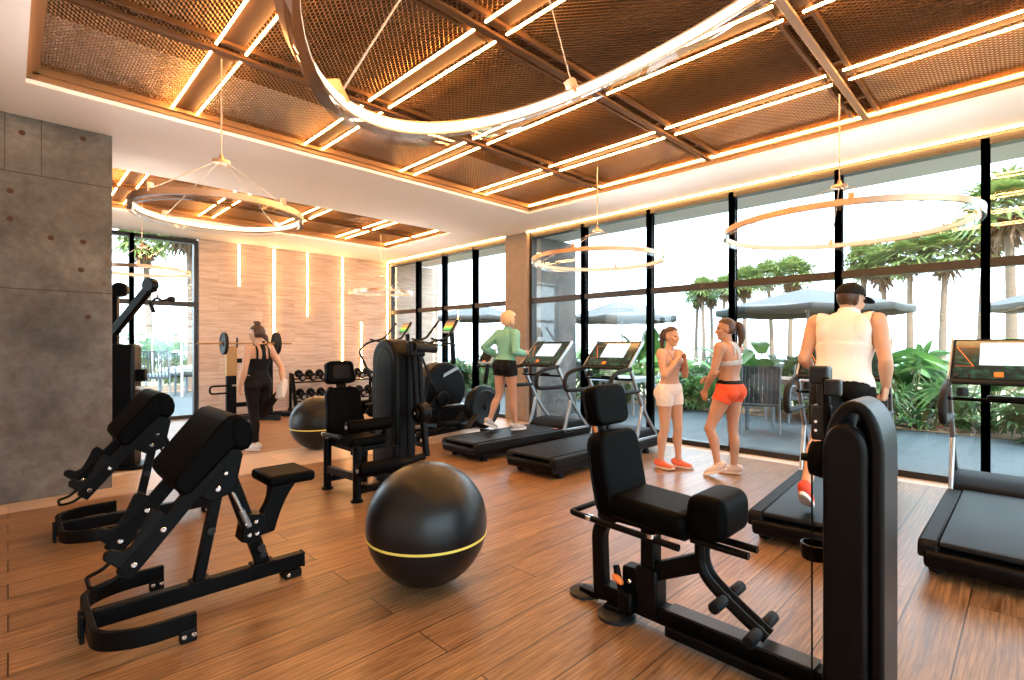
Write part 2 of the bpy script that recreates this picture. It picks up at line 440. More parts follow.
def edge(name, p, q, r, label, m='led'):
    o = G().tube([p, q], r, 8).build(name, M[m]); return tag(o, label, 'light strip')
edge('cove_light', (5.80, -.4, ZM - .035), (5.80, 5.5, ZM - .035), .011, 'amber strip light along the window-side edge of main ceiling coffer')
edge('cove_light', (5.80, 7.63, ZM - .035), (5.80, 9.77, ZM - .035), .011, 'amber strip light along the window-side edge of far coffer')
edge('cove_light', (XW - .13, -2, ZS - .008), (XW - .13, 11.3, ZS - .008), .008, 'amber strip light where white soffit meets the tall window frames')
# concrete wall at the left with form joints and tie holes
wl = struct(G().bb((-3.2, 6.42, 0), (.74, 7.0, ZS)).build('wall_left', M['concrete'], bevel=.006))
g = G()
for z in (2.98, 1.93): g.bb((-3.2, 6.4165, z - .004), (.735, 6.425, z + .004))
for x in (-.02, .22): g.bb((x - .0025, 6.4165, 2.98), (x + .0025, 6.425, ZS))
M['joint'] = mat('concrete_joint', (.05, .04, .035), .9)
g.build('form_joint', M['joint'], wl)
from_px = [(22, 133), (83, 139), (10, 191), (51, 238), (83, 242), (81, 270), (88, 317), (10, 219)]
for px, py in from_px:
    u = (px - 512) / 511.; d = 6.42 / (.7119 - u * .7022); x = d * (.7022 + u * .7119); z = 1.42 + (345 - py) * d / 511.
    G().lathe([(.0, -.004), (.021, -.004), (.024, .004), (.013, .004), (.013, -.003), (0, -.003)], (x, 6.415, z), (0, -1, 0), 16).build('tie_hole', mat('tie_hole_rust', (.07, .028, .012), .8) if 'tie' not in M else M['tie'], wl)
struct(G().bb((-3.2, -3.2, 0), (-3.0, 6.42, ZS)).build('wall_side', M['white']))
# pale clad far wall, with a window in its left part
XL0, XL1 = .35, 2.66
g = G(); g.bb((XL1, YW, 0), (8.4, YW + .22, ZS)); wf = struct(g.build('wall_far', M['clad'], smooth=False))
struct(G().bb((-3.2, YW, 0), (XL0, YW + .22, ZS)).build('wall_far', M['white'], smooth=False))
struct(G().bb((XL1, YW - .012, 0), (XW, YW, .07)).build('baseboard_far', M['clad']))
for n, (px, z0, z1, lab) in enumerate([(239, 2.62, ZS - .02, 'short amber light strip high on the pale wall, leftmost of the wall strips'),
        (273.7, 1.45, ZS - .02, 'long amber wall light strip running down behind the barbell rack'),
        (307.2, 2.05, ZS - .02, 'mid-length amber light strip of the pale wall, third from the window'),
        (342, .75, ZS - .02, 'longest amber wall light strip above the dumbbell rack'),
        (361, .60, 1.98, 'low amber wall light strip starting mid-wall above the dumbbells'),
        (387, 1.0, ZS - .02, 'amber wall light strip nearest the window corner')]):
    u = (px - 512) / 511.; d = YW / (.7119 - u * .7022); x = d * (.7022 + u * .7119)
    t = thing('wall_light_strip', lab, 'wall light', (x, YW - .001, (z0 + z1) / 2), 0, 'vertical light strips on the pale wall')
    h = (z1 - z0) / 2
    G().bb((-.03, -.012, -h), (.03, 0, h)).build('profile', M['bronze'], t)
    G().bb((-.02, -.022, -h + .01), (.02, -.012, h - .01)).build('diffuser', M['led_wall'], t)
# windows: frames of mullions and rails with one pane per opening
wn = 0
def window(p0, p1, z0, z1, ztr, axis, mull_w=.068, yo=YW + .08):
    """one bay between two mullion centrelines: frame + two panes"""
    global wn; wn += 1
    g = G(); D = .13; w = mull_w / 2
    def bx(a0, a1, za, zb, d0=-D / 2, d1=D / 2):
        if axis == 'y': g.bb((XW + d0, a0, za), (XW + d1, a1, zb))
        else: g.bb((a0, yo + d0, za), (a1, yo + d1, zb))
    bx(p0 - w, p0 + w, z0, z1); bx(p1 - w, p1 + w, z0, z1)
    bx(p0 + w, p1 - w, z0, z0 + .07); bx(p0 + w, p1 - w, z1 - .07, z1); bx(p0 + w, p1 - w, ztr - .045, ztr + .045, -D / 2 + .01, D / 2 - .01)
    fr = struct(g.build('window_%d' % wn, M['frame']))
    for za, zb in ((z0 + .07, ztr - .045), (ztr + .045, z1 - .07)):
        g = G()
        if axis == 'y': g.bb((XW - .006, p0 + w, za), (XW + .006, p1 - w, zb))
        else: g.bb((p0 + w, yo - .006, za), (p1 - w, yo + .006, zb))
        g.build('pane', M['glass'], fr, smooth=False)
ys = [6.47, 5.28, 4.04, 2.80, 1.57, .31, -.93, -2.17, -3.1]
for a, b_ in zip(ys[1:], ys[:-1]): window(a, b_, .0, 3.46, 2.235, 'y')
ya = [11.33, 10.17, 9.15, 8.10, 7.10]
for a, b_ in zip(ya[1:], ya[:-1]): window(a, b_, .0, 3.46, 2.235, 'y', .066)
window(XL0, 1.60, 0, 3.46, 2.21, 'x'); window(1.60, XL1 - .05, 0, 3.46, 2.21, 'x')
struct(G().bb((XW - .07, -3.2, 3.46), (XW + .06, 11.4, ZS)).build('trim_40', M['frame'], smooth=False))
M['pillar'] = mat('warm_concrete', (.27, .2, .15), .7, var=.25, bscale=9, bump=.1)
struct(G().bb((XW - .14, 6.50, 0), (XW + .25, 7.07, ZS)).build('wall_pillar', M['pillar'], bevel=.005))
for i in range(6): window(-3.1 + i * 1.66, -3.1 + (i + 1) * 1.66, 0, 3.46, 2.235, 'x', .068, -3.14)  # unseen glazing behind the camera, put in to admit fill skylight
# ring pendants
def ring(label, x, y, zr, R, zhub, n_c=3, rot=0., led='led_dim', hub=True, ztop=ZM - .09, tilt=None, hubw=None):
    t = thing('ring_pendant', label, 'pendant light', (x, y, zr), 0, 'ring pendant lights')
    N = 96; inv = Matrix.Identity(3); hub_p = V((0, 0, zhub - zr))
    if tilt: q_ = V((0, 0, 1)).rotation_difference(V(tilt).normalized()); t.rotation_euler = q_.to_euler(); inv = q_.to_matrix().inverted()
    if hubw: hub_p = inv @ (V(hubw) - V((x, y, zr)))
    def circ(r, z): return [(r * math.cos(2 * PI * k / N), r * math.sin(2 * PI * k / N), z) for k in range(N)]
    s = .022
    def rectring(r0, r1, z0, z1):
        g = G(); vs = []
        for k in range(N):
            c_, s_ = math.cos(2 * PI * k / N), math.sin(2 * PI * k / N)
            vs += [(r0 * c_, r0 * s_, z0), (r1 * c_, r1 * s_, z0), (r1 * c_, r1 * s_, z1), (r0 * c_, r0 * s_, z1)]
        fs = []
        for k in range(N):
            q = (k + 1) % N
            for e in range(4): fs.append((k * 4 + e, k * 4 + (e + 1) % 4, q * 4 + (e + 1) % 4, q * 4 + e))
        return g.add(vs, fs)
    rectring(R - .014, R + .014, -.012, .032).build('metal_band', M['ring_metal'], t)
    rectring(R - .017, R - .0145, -.006, .024).build('light_strip', M[led], t)
    rectring(R - .009, R + .009, .0318, .0325).build('added_fill_strip', M['led_fill'], t)  # added fill light on the band top, out of sight from below
    rectring(R - .012, R + .012, -.042, -.0125).build('acrylic_ring', M['acrylic'], t)
    gc = G()
    for k in range(n_c):
        a = rot + 2 * PI * k / n_c if not isinstance(rot, list) else rot[k]; p = V((R * math.cos(a), R * math.sin(a), .03))
        gc.tube([p, hub_p + V((.03 * math.cos(a), .03 * math.sin(a), 0))], .0035, 6)
        G().bb((-.018, -.018, -.02), (.018, .018, .04)).build('clip', M['ring_metal'], t).location = p
    gc.build('suspension_wire', M['cord'], t)
    if hub: G().lathe([(0, -.02), (.03, -.02), (.06, -.012), (.06, .008), (.02, .018), (.012, .05), (0, .05)], hub_p, n=24).build('hub', M['ring_metal'], t)
    if not hubw: G().tube([(0, 0, zhub - zr), (0, 0, ztop - zr)], .006, 6).build('cord', M['cord'], t)
    return t
# ------------------------------------------------------------------ gym machines
def bolt(parent, p, axis, r=.011, h=.008):
    G().lathe([(0, h), (r * .7, h), (r, h * .5), (r, -.004)], p, axis, 10).build('bolt', M['chrome'], parent)

def cushion(name, c, size, parent, bevel, R=None, m='vinyl', seg=4):
    return G().box(c, size, R).build(name, M[m], parent, bevel=bevel, seg=seg, sharp=80)

def ry(a): return Matrix.Rotation(a, 3, 'Y')
def rx(a): return Matrix.Rotation(a, 3, 'X')
def rz(a): return Matrix.Rotation(a, 3, 'Z')

# --- preacher curl bench (x: towards the seat)
def preacher(label, loc, rz_=0):
    t = thing('preacher_bench', label, 'exercise bench', loc, rz_, 'preacher curl benches')
    path = roundpath([(.40, -.365, .09), (.18, -.365, .09), (.025, -.27, .09), (.025, .27, .09), (.18, .365, .09), (.40, .365, .09)], .22, 9)
    G().rail(path, .03, .085).build('base_loop', M['black'], t, bevel=.005)
    for s in (-1, 1):
        f = G().bb((.33, s * .365 - .022, 0), (.40, s * .365 + .022, .06)).build('foot', M['rubber'], t, bevel=.006)
        bolt(t, (.345, s * .365 - .0225, .035), (0, -1, 0)); bolt(t, (.385, s * .365 - .0225, .035), (0, -1, 0))
    for y_ in (-.035, .035): G().bb((-.01, y_ - .015, .0), (.009, y_ + .015, .13)).build('foot', M['rubber'], t, bevel=.005)
    g = G().bar((.04, 0, .088), (1.06, 0, .088), .06, .085).build('main_beam', M['black'], t, bevel=.006)
    G().bb((1.055, -.032, .043), (1.068, .032, .134)).build('beam_end_cap', M['rubber'], t, bevel=.004)
    G().bb((.94, -.05, 0), (1.04, .05, .045)).build('foot', M['rubber'], t, bevel=.006)
    bolt(t, (.96, -.0505, .025), (0, -1, 0))
    G().bar((.49, 0, .12), (.585, 0, .60), .045, .055, (1, 0, 0)).bb((.45, -.04, .125), (.55, .04, .14)).build('front_post', M['black'], t, bevel=.005)
    G().cyl((.545, -.034, .40), (.545, -.055, .40), .02, n=14).build('pop_pin', M['dark'], t)
    G().bar((.83, 0, .12), (.63, 0, .72), .045, .075, (1, 0, 0)).bb((.76, -.045, .125), (.89, .045, .14)).build('rear_post', M['black'], t, bevel=.005)
    # head block under the pad
    G().prism([(.42, .64), (.54, .56), (.66, .60), (.70, .80), (.64, .93), (.56, .86)], -.07, .07).build('pad_mount', M['black'], t, bevel=.008)
    bolt(t, (.57, -.071, .63), (0, -1, 0), .016); bolt(t, (.61, -.071, .71), (0, -1, 0), .012)
    # gas spring and adjuster
    G().cyl((.645, -.055, .60), (.70, -.055, .47), .011).build('gas_spring', M['chrome'], t)
    G().cyl((.695, -.055, .48), (.735, -.055, .38), .016).build('spring_cylinder', M['alu'], t)
    G().prism([(.69, .30), (.76, .27), (.83, .34), (.82, .43), (.72, .45)], -.06, .06).build('adjuster', M['black'], t, bevel=.008)
    for p in ((.72, .40), (.77, .40), (.735, .33), (.775, .33)): bolt(t, (p[0], -.061, p[1]), (0, -1, 0), .012)
    G().cyl((.80, -.07, .24), (.80, -.03, .24), .022, n=14).cyl((.81, -.07, .20), (.81, -.03, .20), .018, n=14).build('adjuster_knob', M['dark'], t)
    # curved seat post
    poly = []
    A = catmull([(.79, .30), (.80, .40), (.85, .50), (.86, .59)], 5); B = catmull([(1.03, .60), (.97, .52), (.92, .42), (.885, .31)], 5)
    poly = [(p[0], p[1]) for p in A] + [(p[0], p[1]) for p in B]
    G().prism(poly, -.035, .035).build('seat_post', M['black'], t, bevel=.008)
    cushion('seat', (.945, 0, .632), (.27, .32, .062), t, .022)
    # arm pad: a sloping slab with a rolled top
    top = [(.335, .775), (.535, 1.02)]
    arc = [(.57, 1.05), (.61, 1.055), (.65, 1.035), (.675, 1.0), (.688, .95), (.682, .90), (.66, .865), (.63, .86)]
    low = [(.59, .88), (.40, .685), (.375, .675), (.35, .69), (.325, .735)]
    G().prism(top + arc + low, -.285, .285).build('arm_pad', M['vinyl'], t, bevel=.018, seg=4, sharp=60)
    G().prism([(.63, 1.04), (.668, 1.0), (.684, .95), (.678, .90), (.655, .868), (.60, .90), (.58, .96), (.59, 1.02)], -.292, -.280).build('pad_end_seam', M['vinyl'], t, bevel=.004)
    # bar rest arms
    for s in (-1, 1):
        y = s * .205; a = V((.53, y, .80)); b = V((.135, y, .335)); d = (b - a).normalized(); n = V((-d.z, 0, d.x))
        arm = G().bar(a, b, .045, .075, (0, 0, 1)).build('rest_arm', M['black'], t, bevel=.006)
        def q(u, w): p = b - d * u + n * w; return (p.x, p.z)
        if n.z < 0: n = -n
        hook = [q(.02, .03), q(.025, .12), q(.05, .135), q(.075, .12), q(.085, .075), q(.12, .06), q(.19, .075), q(.27, .10), q(.30, .09), q(.30, .03)]
        G().prism(hook, y - .02, y + .02).build('bar_rest', M['rubber'], t, bevel=.006)
        bolt(t, (q(.06, .0)[0], y - .0235, q(.06, .0)[1]), (0, -1, 0), .013); bolt(t, (q(.24, .0)[0], y - .0235, q(.24, .0)[1]), (0, -1, 0), .013)
    G().tube(roundpath([(.20, -.17, .38), (.085, -.17, .30), (.02, -.15, .29), (.02, .02, .29), (.085, .04, .30), (.23, .04, .45)], .03), .0095, 8).build('foot_handle', M['black'], t)
    return t
pb = preacher('black preacher curl bench nearest the viewer on the wood floor', (.25, 3.2, 0))
dup(pb, (.24, 4.95, 0), 0, 'black preacher curl bench standing by the grey concrete wall')

# --- exercise balls
def ball(label, loc, r, stripe_z):
    t = thing('exercise_ball', label, 'exercise ball', loc, .4, 'exercise balls')
    pr = []
    for i in range(49):
        a = -PI / 2 + PI * i / 48
        rr = r * math.cos(a); z = r * math.sin(a)
        pr.append((max(rr, 0) + (.0012 if i % 6 == 0 and 8 < i < 40 else 0), z + r - .002))
    G().lathe(pr, n=72).build('ball', M['ball'], t, sharp=80)
    z = stripe_z; rr = math.sqrt(r * r - (z - r) ** 2)
    G().lathe([(rr - .004, z - .0085), (rr + .003, z - .0065), (rr + .004, z), (rr + .003, z + .0065), (rr - .004, z + .0085)], n=72).build('stripe', M['yellow'], t)
    G().lathe([(0, r * 2 + .001), (.018, r * 2 + .001), (.02, r * 2 - .004)], n=16).build('valve', M['dark'], t)
    return t
M['ball'] = mat('black_ball_vinyl', (.006, .006, .0065), .33, spec=.3, bump=.03, bscale=90)
ball('big black exercise ball with yellow stripe in the middle of the floor', (1.79, 2.54, 0), .358, .30)
ball('black exercise ball behind the seat of leg extension machine', (3.02, 6.86, 0), .36, .30)

# --- treadmill (x: running direction)
def screen_mat():
    m, t, b = nt('treadmill_screen')
    tc = t.nodes.new('ShaderNodeTexCoord'); sx = t.nodes.new('ShaderNodeSeparateXYZ'); lk(t, tc.outputs['Generated'], sx.inputs[0])
    # bright display with a green surround
    n = t.nodes.new('ShaderNodeTexNoise'); n.inputs['Scale'].default_value = 9; n.inputs['Detail'].default_value = 5; lk(t, tc.outputs['Generated'], n.inputs['Vector'])
    def band(sock, lo, hi):
        a = t.nodes.new('ShaderNodeMath'); a.operation = 'GREATER_THAN'; a.inputs[1].default_value = lo; lk(t, sock, a.inputs[0])
        c_ = t.nodes.new('ShaderNodeMath'); c_.operation = 'LESS_THAN'; c_.inputs[1].default_value = hi; lk(t, sock, c_.inputs[0])
        d = t.nodes.new('ShaderNodeMath'); d.operation = 'MULTIPLY'; lk(t, a.outputs[0], d.inputs[0]); lk(t, c_.outputs[0], d.inputs[1]); return d.outputs[0]
    y = band(sx.outputs[1], .20, .76); z = band(sx.outputs[0], .34, .94)
    m2 = t.nodes.new('ShaderNodeMath'); m2.operation = 'MULTIPLY'; lk(t, y, m2.inputs[0]); lk(t, z, m2.inputs[1])
    gr = ramp(t, [(.38, (.003, .008, .008)), (.55, (.008, .032, .022)), (.72, (.03, .12, .06))]); lk(t, n.outputs['Fac'], gr.inputs[0])
    wr = ramp(t, [(.40, (.85, .9, .95)), (.56, (.95, 1, 1)), (.66, (.55, .8, .75))]); lk(t, n.outputs['Fac'], wr.inputs[0])
    c = mixc(t, gr.outputs[0], wr.outputs[0], m2.outputs[0])
    b.inputs['Base Color'].default_value = (.01, .015, .015, 1); b.inputs['Roughness'].default_value = .12
    lk(t, c, b.inputs['Emission Color']); b.inputs['Emission Strength'].default_value = .75
    return m
M['screen'] = screen_mat()
def treadmill(label, loc):
    t = thing('treadmill', label, 'treadmill', loc, -.015, 'treadmills facing the windows')
    W = .37
    out = [(-.0, .10), (.02, .06), (.10, .05), (1.55, .07), (2.22, .07), (2.30, .10), (2.30, .17), (1.60, .185), (.06, .185), (.0, .16)]
    G().prism(out, -W + .03, W - .03).build('deck_body', M['black2'], t, bevel=.02, seg=3)
    for s in (-1, 1):
        a, b_ = (s * (W - .10), s * W); a, b_ = min(a, b_), max(a, b_)
        G().prism([(.015, .12), (.015, .20), (.05, .225), (1.62, .225), (1.62, .13)], a, b_).build('side_rail', M['rubber'], t, bevel=.015, seg=3)
    bp = [(.035, .19), (.02, .205), (.03, .225), (.06, .232), (1.65, .232), (1.65, .19)]
    G().prism(bp, -W + .105, W - .105).build('running_belt', M['belt'], t, bevel=.006)
    G().bb((1.53, -.28, .2325), (1.56, -.20, .2335)).build('belt_mark', M['orange'], t)
    G().prism([(1.60, .18), (1.62, .25), (1.74, .315), (2.0, .33), (2.22, .28), (2.30, .18)], -W + .01, W - .01).build('motor_hood', M['rubber'], t, bevel=.03, seg=4)
    for x in (.18, 1.95):
        for s in (-1, 1): G().lathe([(.04, 0), (.045, .01), (.03, .08)], (x, s * (W - .08), 0), n=16).build('foot', M['rubber'], t)
    # uprights: a strut that splits in a rear and a front leg
    for s in (-1, 1):
        y = s * (W - .025)
        g = G().rail(catmull([(1.49, y, 1.10), (1.65, y, .83), (1.78, y, .62), (1.94, y, .42), (2.16, y, .20)], 4), .035, .05)
        g.rail([(1.775, y, .66), (1.71, y, .44), (1.62, y, .19)], .035, .05).rail([(1.59, y, .215), (2.18, y, .215)], .035, .045)
        g.build('upright', M['alu'], t, bevel=.012, seg=3)
        hp = roundpath([(1.49, y, 1.12), (1.22, y, 1.09), (1.06, y, 1.03), (1.04, y, .84), (1.35, y, .83), (1.68, y, .83)], .09, 7)
        G().tube(hp, [.027] * len(hp), 12).build('handrail', M['grip'], t)
    # tilted console
    a = V((1.44, 0, 1.135)); b_ = V((1.79, 0, 1.475)); d = (b_ - a).normalized(); n = V((-d.z, 0, d.x)); R = Matrix((d, V((0, 1, 0)), n)).transposed()
    c = (a + b_) / 2; L = (b_ - a).length
    G().box(c - n * .022, (L, .70, .04), R).build('console', M['black2'], t, bevel=.012, seg=3)
    sc = G().box((0, 0, 0), (L - .06, .64, .004)).build('screen', M['screen'], t, smooth=False)
    sc.location = c + n * .0; sc.rotation_euler = R.to_euler()
    for s in (-1, 1): G().box(c + V((0, s * .345, 0)) - n * .012, (L + .01, .016, .05), R).build('console_edge', M['alu'], t, bevel=.004)
    G().tube([a + V((-.01, -.35, -.01)), a + V((-.01, .35, -.01))], .019, 12).build('front_bar', M['grip'], t)
    k = G().box(a + d * .07 + V((0, .05, 0)) + n * .006, (.05, .055, .012), R).build('stop_key', M['orange'], t, bevel=.004)
    for y in (-.30, -.22, .22, .30): G().cyl(a + d * .05 + V((0, y, 0)), a + d * .05 + V((0, y, 0)) + n * .012, .018, n=14).build('button', M['dark'], t)
    g = G()
    for p, q in (((.38, .31), (.38, .20)), ((.16, .31), (.16, .20)), ((.38, .31), (.16, .20))):
        g.bar(a + d * p[0] + V((0, p[1], 0)) + n * .004, a + d * q[0] + V((0, q[1], 0)) + n * .004, .006, .003)
    g.build('orange_trim', M['orange'], t)
    G().tube(roundpath([(1.48, -.345, .99), (1.56, -.34, .98), (1.56, .34, .98), (1.48, .345, .99)], .04), .015, 10).build('cross_bar', M['black'], t)
    G().bb((1.52, -.12, .985), (1.58, .12, 1.02)).build('tray', M['black2'], t, bevel=.012)
    G().lathe([(.035, 0), (.04, .02), (.036, .07), (.03, .07), (.03, .01), (0, .01)], (1.47, .26, 1.01), n=18).build('cup_holder', M['dark'], t)
    return t
tm = treadmill('treadmill under the running person in the green top', (3.99, 5.0, 0))
dup(tm, (4.02, 3.82, 0), .01, 'empty treadmill between the runner and the woman in white shorts')
dup(tm, (3.83, 1.07, 0), .08, 'treadmill carrying the man in the white sleeveless shirt')
dup(tm, (3.98, .12, 0), 0, 'empty treadmill at the right edge before the windows')

# --- leg machine with a weight tower on the right (x along the rail towards the tower)
def arch(x0, x1, zs, zt, wall, y0, y1, g):
    """inverted U profile in x,z extruded along y"""
    cx = (x0 + x1) / 2; rx_ = (x1 - x0) / 2; outp = [(x0, 0.0), (x0, zs)]
    for i in range(1, 16):
        a = PI - PI * i / 16; outp.append((cx + rx_ * math.cos(a), zs + (zt - zs) * math.sin(a)))
    outp += [(x1, zs), (x1, 0.0)]
    ri = rx_ - wall; inp = [(x1 - wall, 0.0), (x1 - wall, zs)]
    for i in range(1, 16):
        a = PI * i / 16; inp.append((cx + ri * math.cos(a), zs + (zt - zs - wall) * math.sin(a)))
    inp += [(x0 + wall, zs), (x0 + wall, 0.0)]
    n = len(outp); vs = []
    for y in (y0, y1):
        vs += [(x, y, z) for x, z in outp] + [(x, y, z) for x, z in inp[::-1]]
    fs = []
    m = 2 * n
    for i in range(n - 1):
        fs += [(i, i + 1, m + i + 1, m + i), (n + i + 1, n + i, m + n + i, m + n + i + 1), (i + 1, i, n + i, n + i + 1), (m + i, m + i + 1, m + n + i + 1, m + n + i)]
    for i in (0, n - 1): fs.append((i, n + i, m + n + i, m + i))
    return g.add(vs, fs)
def swapxy(g):
    g.v = [(v[1], v[0], v[2]) for v in g.v]; return g
def pulley(name, c, axis, r, w, parent, m='rubber'):
    ax = V(axis).normalized()
    G().lathe([(0, -w / 2), (r * .8, -w / 2), (r, -w * .42), (r, -w * .22), (r * .9, -w * .1), (r * .9, w * .1), (r, w * .22), (r, w * .42), (r * .8, w / 2), (r * .3, w / 2), (r * .3, w * .7), (0, w * .7)], c, ax, 32).build(name, M[m], parent)

def leg_machine():
    t = thing('leg_machine', 'black seated leg machine with padded headrest at lower right', 'exercise machine', (2.33, 1.85, 0), -PI / 2)
    B = M['black']
    G().bar((.22, 0, .085), (1.32, 0, .075), .085, .085).bar((.62, -.075, .05), (1.2, -.075, .045), .04, .05).build('base_rail', B, t, bevel=.008)
    G().bb((.60, -.048, .118), (1.25, .048, .130)).build('rail_cover', M['dark'], t, bevel=.004)
    p = roundpath([(.195, 0, .03), (.18, 0, .42), (.28, 0, .515), (.38, 0, .525)], .14, 8); G().rail(p, .075, .075, (1, 0, 0)).build('rear_post', B, t, bevel=.015)
    G().bar((.18, 0, .085), (.34, 0, .085), .06, .06).build('lower_brace', B, t, bevel=.006)
    for c, r in (((.06, .02), .085), ((.33, -.06), .10)):
        f = G().lathe([(r, 0), (r, .016), (r * .8, .026), (0, .03)], (c[0], c[1], 0), n=28).build('foot_plate', M['dark'], t)
        bolt(t, (c[0], c[1], .032), (0, 0, 1), .014)
    for a_, b_ in (((.26, -.08, .02), (.36, -.02, .05)), ((.05, -.02, .015), (.18, .03, .05))): G().bb(a_, b_).build('foot_bracket', B, t, bevel=.006)
    G().bb((.455, -.04, .05), (.535, .04, .53)).build('seat_post', B, t, bevel=.01)
    G().bb((.435, -.055, .06), (.555, .055, .30)).build('post_sleeve', M['black2'], t, bevel=.012)
    G().bb((.35, -.045, .08), (.44, .045, .27)).build('pivot_block', B, t, bevel=.012)
    for z in (.12, .2): bolt(t, (.40, -.047, z), (0, -1, 0))
    # seat frame loop
    fp = roundpath([(.74, -.18, .505), (.16, -.18, .525), (.125, -.18, .53), (.125, .18, .53), (.16, .18, .525), (.74, .18, .505)], .06, 6)
    G().tube(fp, .016, 10).build('seat_frame', B, t)
    for x in (.24, .60): G().cyl((x, -.18, .515), (x, -.18, .535), .022, n=14).build('clamp', M['chrome'], t)
    G().bar((.22, 0, .515), (.72, 0, .515), .16, .03).build('seat_plate', B, t, bevel=.005)
    cushion('seat', (.545, 0, .60), (.42, .36, .115), t, .045, ry(.05))
    # reclined backrest and headrest
    Rb = ry(-.20)
    prof = []
    for i in range(28):
        a = 2 * PI * i / 28; ca, sa = math.cos(a), math.sin(a)
        prof.append((math.copysign(abs(ca) ** .42, ca) * .185, math.copysign(abs(sa) ** .42, sa) * .225))
    def fn(y, x, z): q = Rb @ V((x, 0, z)); return (q.x + .305, y, q.z + .745)
    G().prism(prof, -.045, .045, fn).build('backrest', M['vinyl'], t, bevel=.022, seg=4, sharp=80)
    G().prism([(a * .98, b * .98) for a, b in prof], -.058, -.043, fn).build('back_shell', M['black2'], t, bevel=.006)
    hp = [(a * .80, b * .49) for a, b in prof]
    def fn2(y, x, z): q = Rb @ V((x, 0, z)); return (q.x + .225, y, q.z + 1.095)
    G().prism(hp, -.04, .04, fn2).build('headrest', M['vinyl'], t, bevel=.018, seg=4, sharp=80)
    G().prism([(a * .97, b * .97) for a, b in hp], -.052, -.038, fn2).build('headrest_shell', M['black2'], t, bevel=.006)
    for y in (-.06, .06): G().bar((.205, y, .92), (.18, y, 1.02), .025, .012).build('headrest_bar', M['orange'] if y < 0 else B, t)
    G().rail(catmull([(.25, 0, .52), (.19, 0, .66), (.17, 0, .85), (.16, 0, 1.05)], 4), .07, .03, (1, 0, 0)).build('back_bracket', B, t, bevel=.006)
    # thigh pad
    pad = []
    for i in range(28):
        a = 2 * PI * i / 28; ca, sa = math.cos(a), math.sin(a)
        pad.append((.838 + math.copysign(abs(ca) ** .6, ca) * .092, .648 + math.copysign(abs(sa) ** .6, sa) * .10))
    G().prism(pad, -.15, .16).build('thigh_pad', M['vinyl'], t, bevel=.045, seg=5, sharp=80)
    for y, x1 in ((-.06, 1.0), (.04, 1.0)): G().cyl((.74, y, .515), (x1, y, .51), .017, n=14).build('pad_rod', M['black2'], t)
    # swing arm with foot rollers
    ap = roundpath([(.765, 0, .54), (.765, 0, .36), (.90, 0, .26), (1.06, 0, .165)], .12, 7)
    for y in (-.026, .026): G().tube([(q.x, y, q.z) for q in ap], .024, 12).build('swing_arm', B, t)
    G().bar((.40, 0, .215), (.765, 0, .40), .07, .085).build('link_bar', B, t, bevel=.01)
    for x, z in ((.885, .275), (1.03, .185)):
        for y0, y1 in ((-.155, -.04), (.04, .155)):
            G().lathe([(0, 0), (.021, 0), (.025, .006), (.025, y1 - y0 - .006), (.021, y1 - y0), (0, y1 - y0)], (x, y0, z), (0, 1, 0), 18).build('foot_roller', M['rubber'], t)
        G().cyl((x, -.05, z), (x, .05, z), .014, n=12).build('roller_axle', B, t)
    # range lever
    lv = G().bar((.38, -.075, .10), (.335, -.075, .275), .025, .03).build('range_lever', B, t, bevel=.006)
    G().ell((.36, -.095, .215), (.036, .02, .018), ry(.5)).build('orange_grip', M['orange'], t)
    G().bb((.36, -.10, .05), (.44, -.05, .16)).build('range_plate', B, t, bevel=.012)
    # weight tower
    arch(1.300, 1.488, 1.03, 1.215, .046, -.125, .15, G()).build('tower_shroud', M['black2'], t, bevel=.016, seg=4)
    fp_ = [(1.300, .04), (1.300, 1.03)] + [(1.371 + .071 * math.cos(PI - a), 1.03 + .10 * math.sin(a)) for a in [math.radians(q) for q in range(10, 180, 10)]] + [(1.442, 1.03), (1.442, .04)]
    G().prism(fp_, -.155, -.09).build('front_cover', M['black2'], t, bevel=.02, seg=4)
    G().prism([(1.345, .03), (1.345, 1.03), (1.36, 1.10), (1.40, 1.155), (1.43, 1.10), (1.443, 1.03), (1.443, .03)], .11, .13).build('rear_cover', M['black'], t)
    g = G()
    for i in range(16): g.bb((1.355, -.03, .05 + i * .05), (1.438, .09, .094 + i * .05))
    g.build('weight_stack', M['rubber'], t, bevel=.004)
    for y in (.0, .06): G().cyl((1.405, y, .02), (1.405, y, 1.08), .009, n=10).build('guide_rod', M['chrome'], t)
    G().bb((1.29, -.16, 0), (1.50, .17, .03)).build('tower_base', B, t, bevel=.01)
    # lever plates and drum beside the tower
    G().bar((1.26, .0, 1.335), (1.27, .0, 1.05), .055, .03, (1, 0, 0)).bb((1.23, -.03, 1.04), (1.295, .025, 1.18)).build('lever_plate', M['dark'], t, bevel=.008)
    G().bar((1.29, -.05, 1.295), (1.297, -.05, .96), .03, .025, (1, 0, 0)).build('lever_plate', B, t, bevel=.006)
    cushion('lever_pad', (1.26, -.01, 1.30), (.07, .075, .075), t, .012, None, 'dark'); cushion('lever_pad', (1.317, -.06, 1.255), (.055, .045, .065), t, .01, None, 'dark')
    for z in (1.08, 1.115): bolt(t, (1.25, -.031, z), (0, -1, 0), .008)
    for i in range(4): pulley('cam_disc', (1.238 + i * .016, -.02, .965), (1, 0, 0), .074 - .003 * abs(i - 2), .012, t)
    G().cyl((1.195, -.02, .965), (1.33, -.02, .965), .016).build('cam_axle', B, t)
    G().cyl((1.24, -.05, .93), (1.24, -.05, .10), .0035, n=6).build('cable', M['rubber'], t)
    G().lathe([(.052, 0), (.055, .01), (.055, .06), (.048, .062), (.047, .012), (0, .012)], (1.235, .02, .55), n=26).build('cup_holder', M['black2'], t)
    G().bar((1.27, .02, .575), (1.32, .02, .575), .03, .012).build('cup_bracket', B, t)
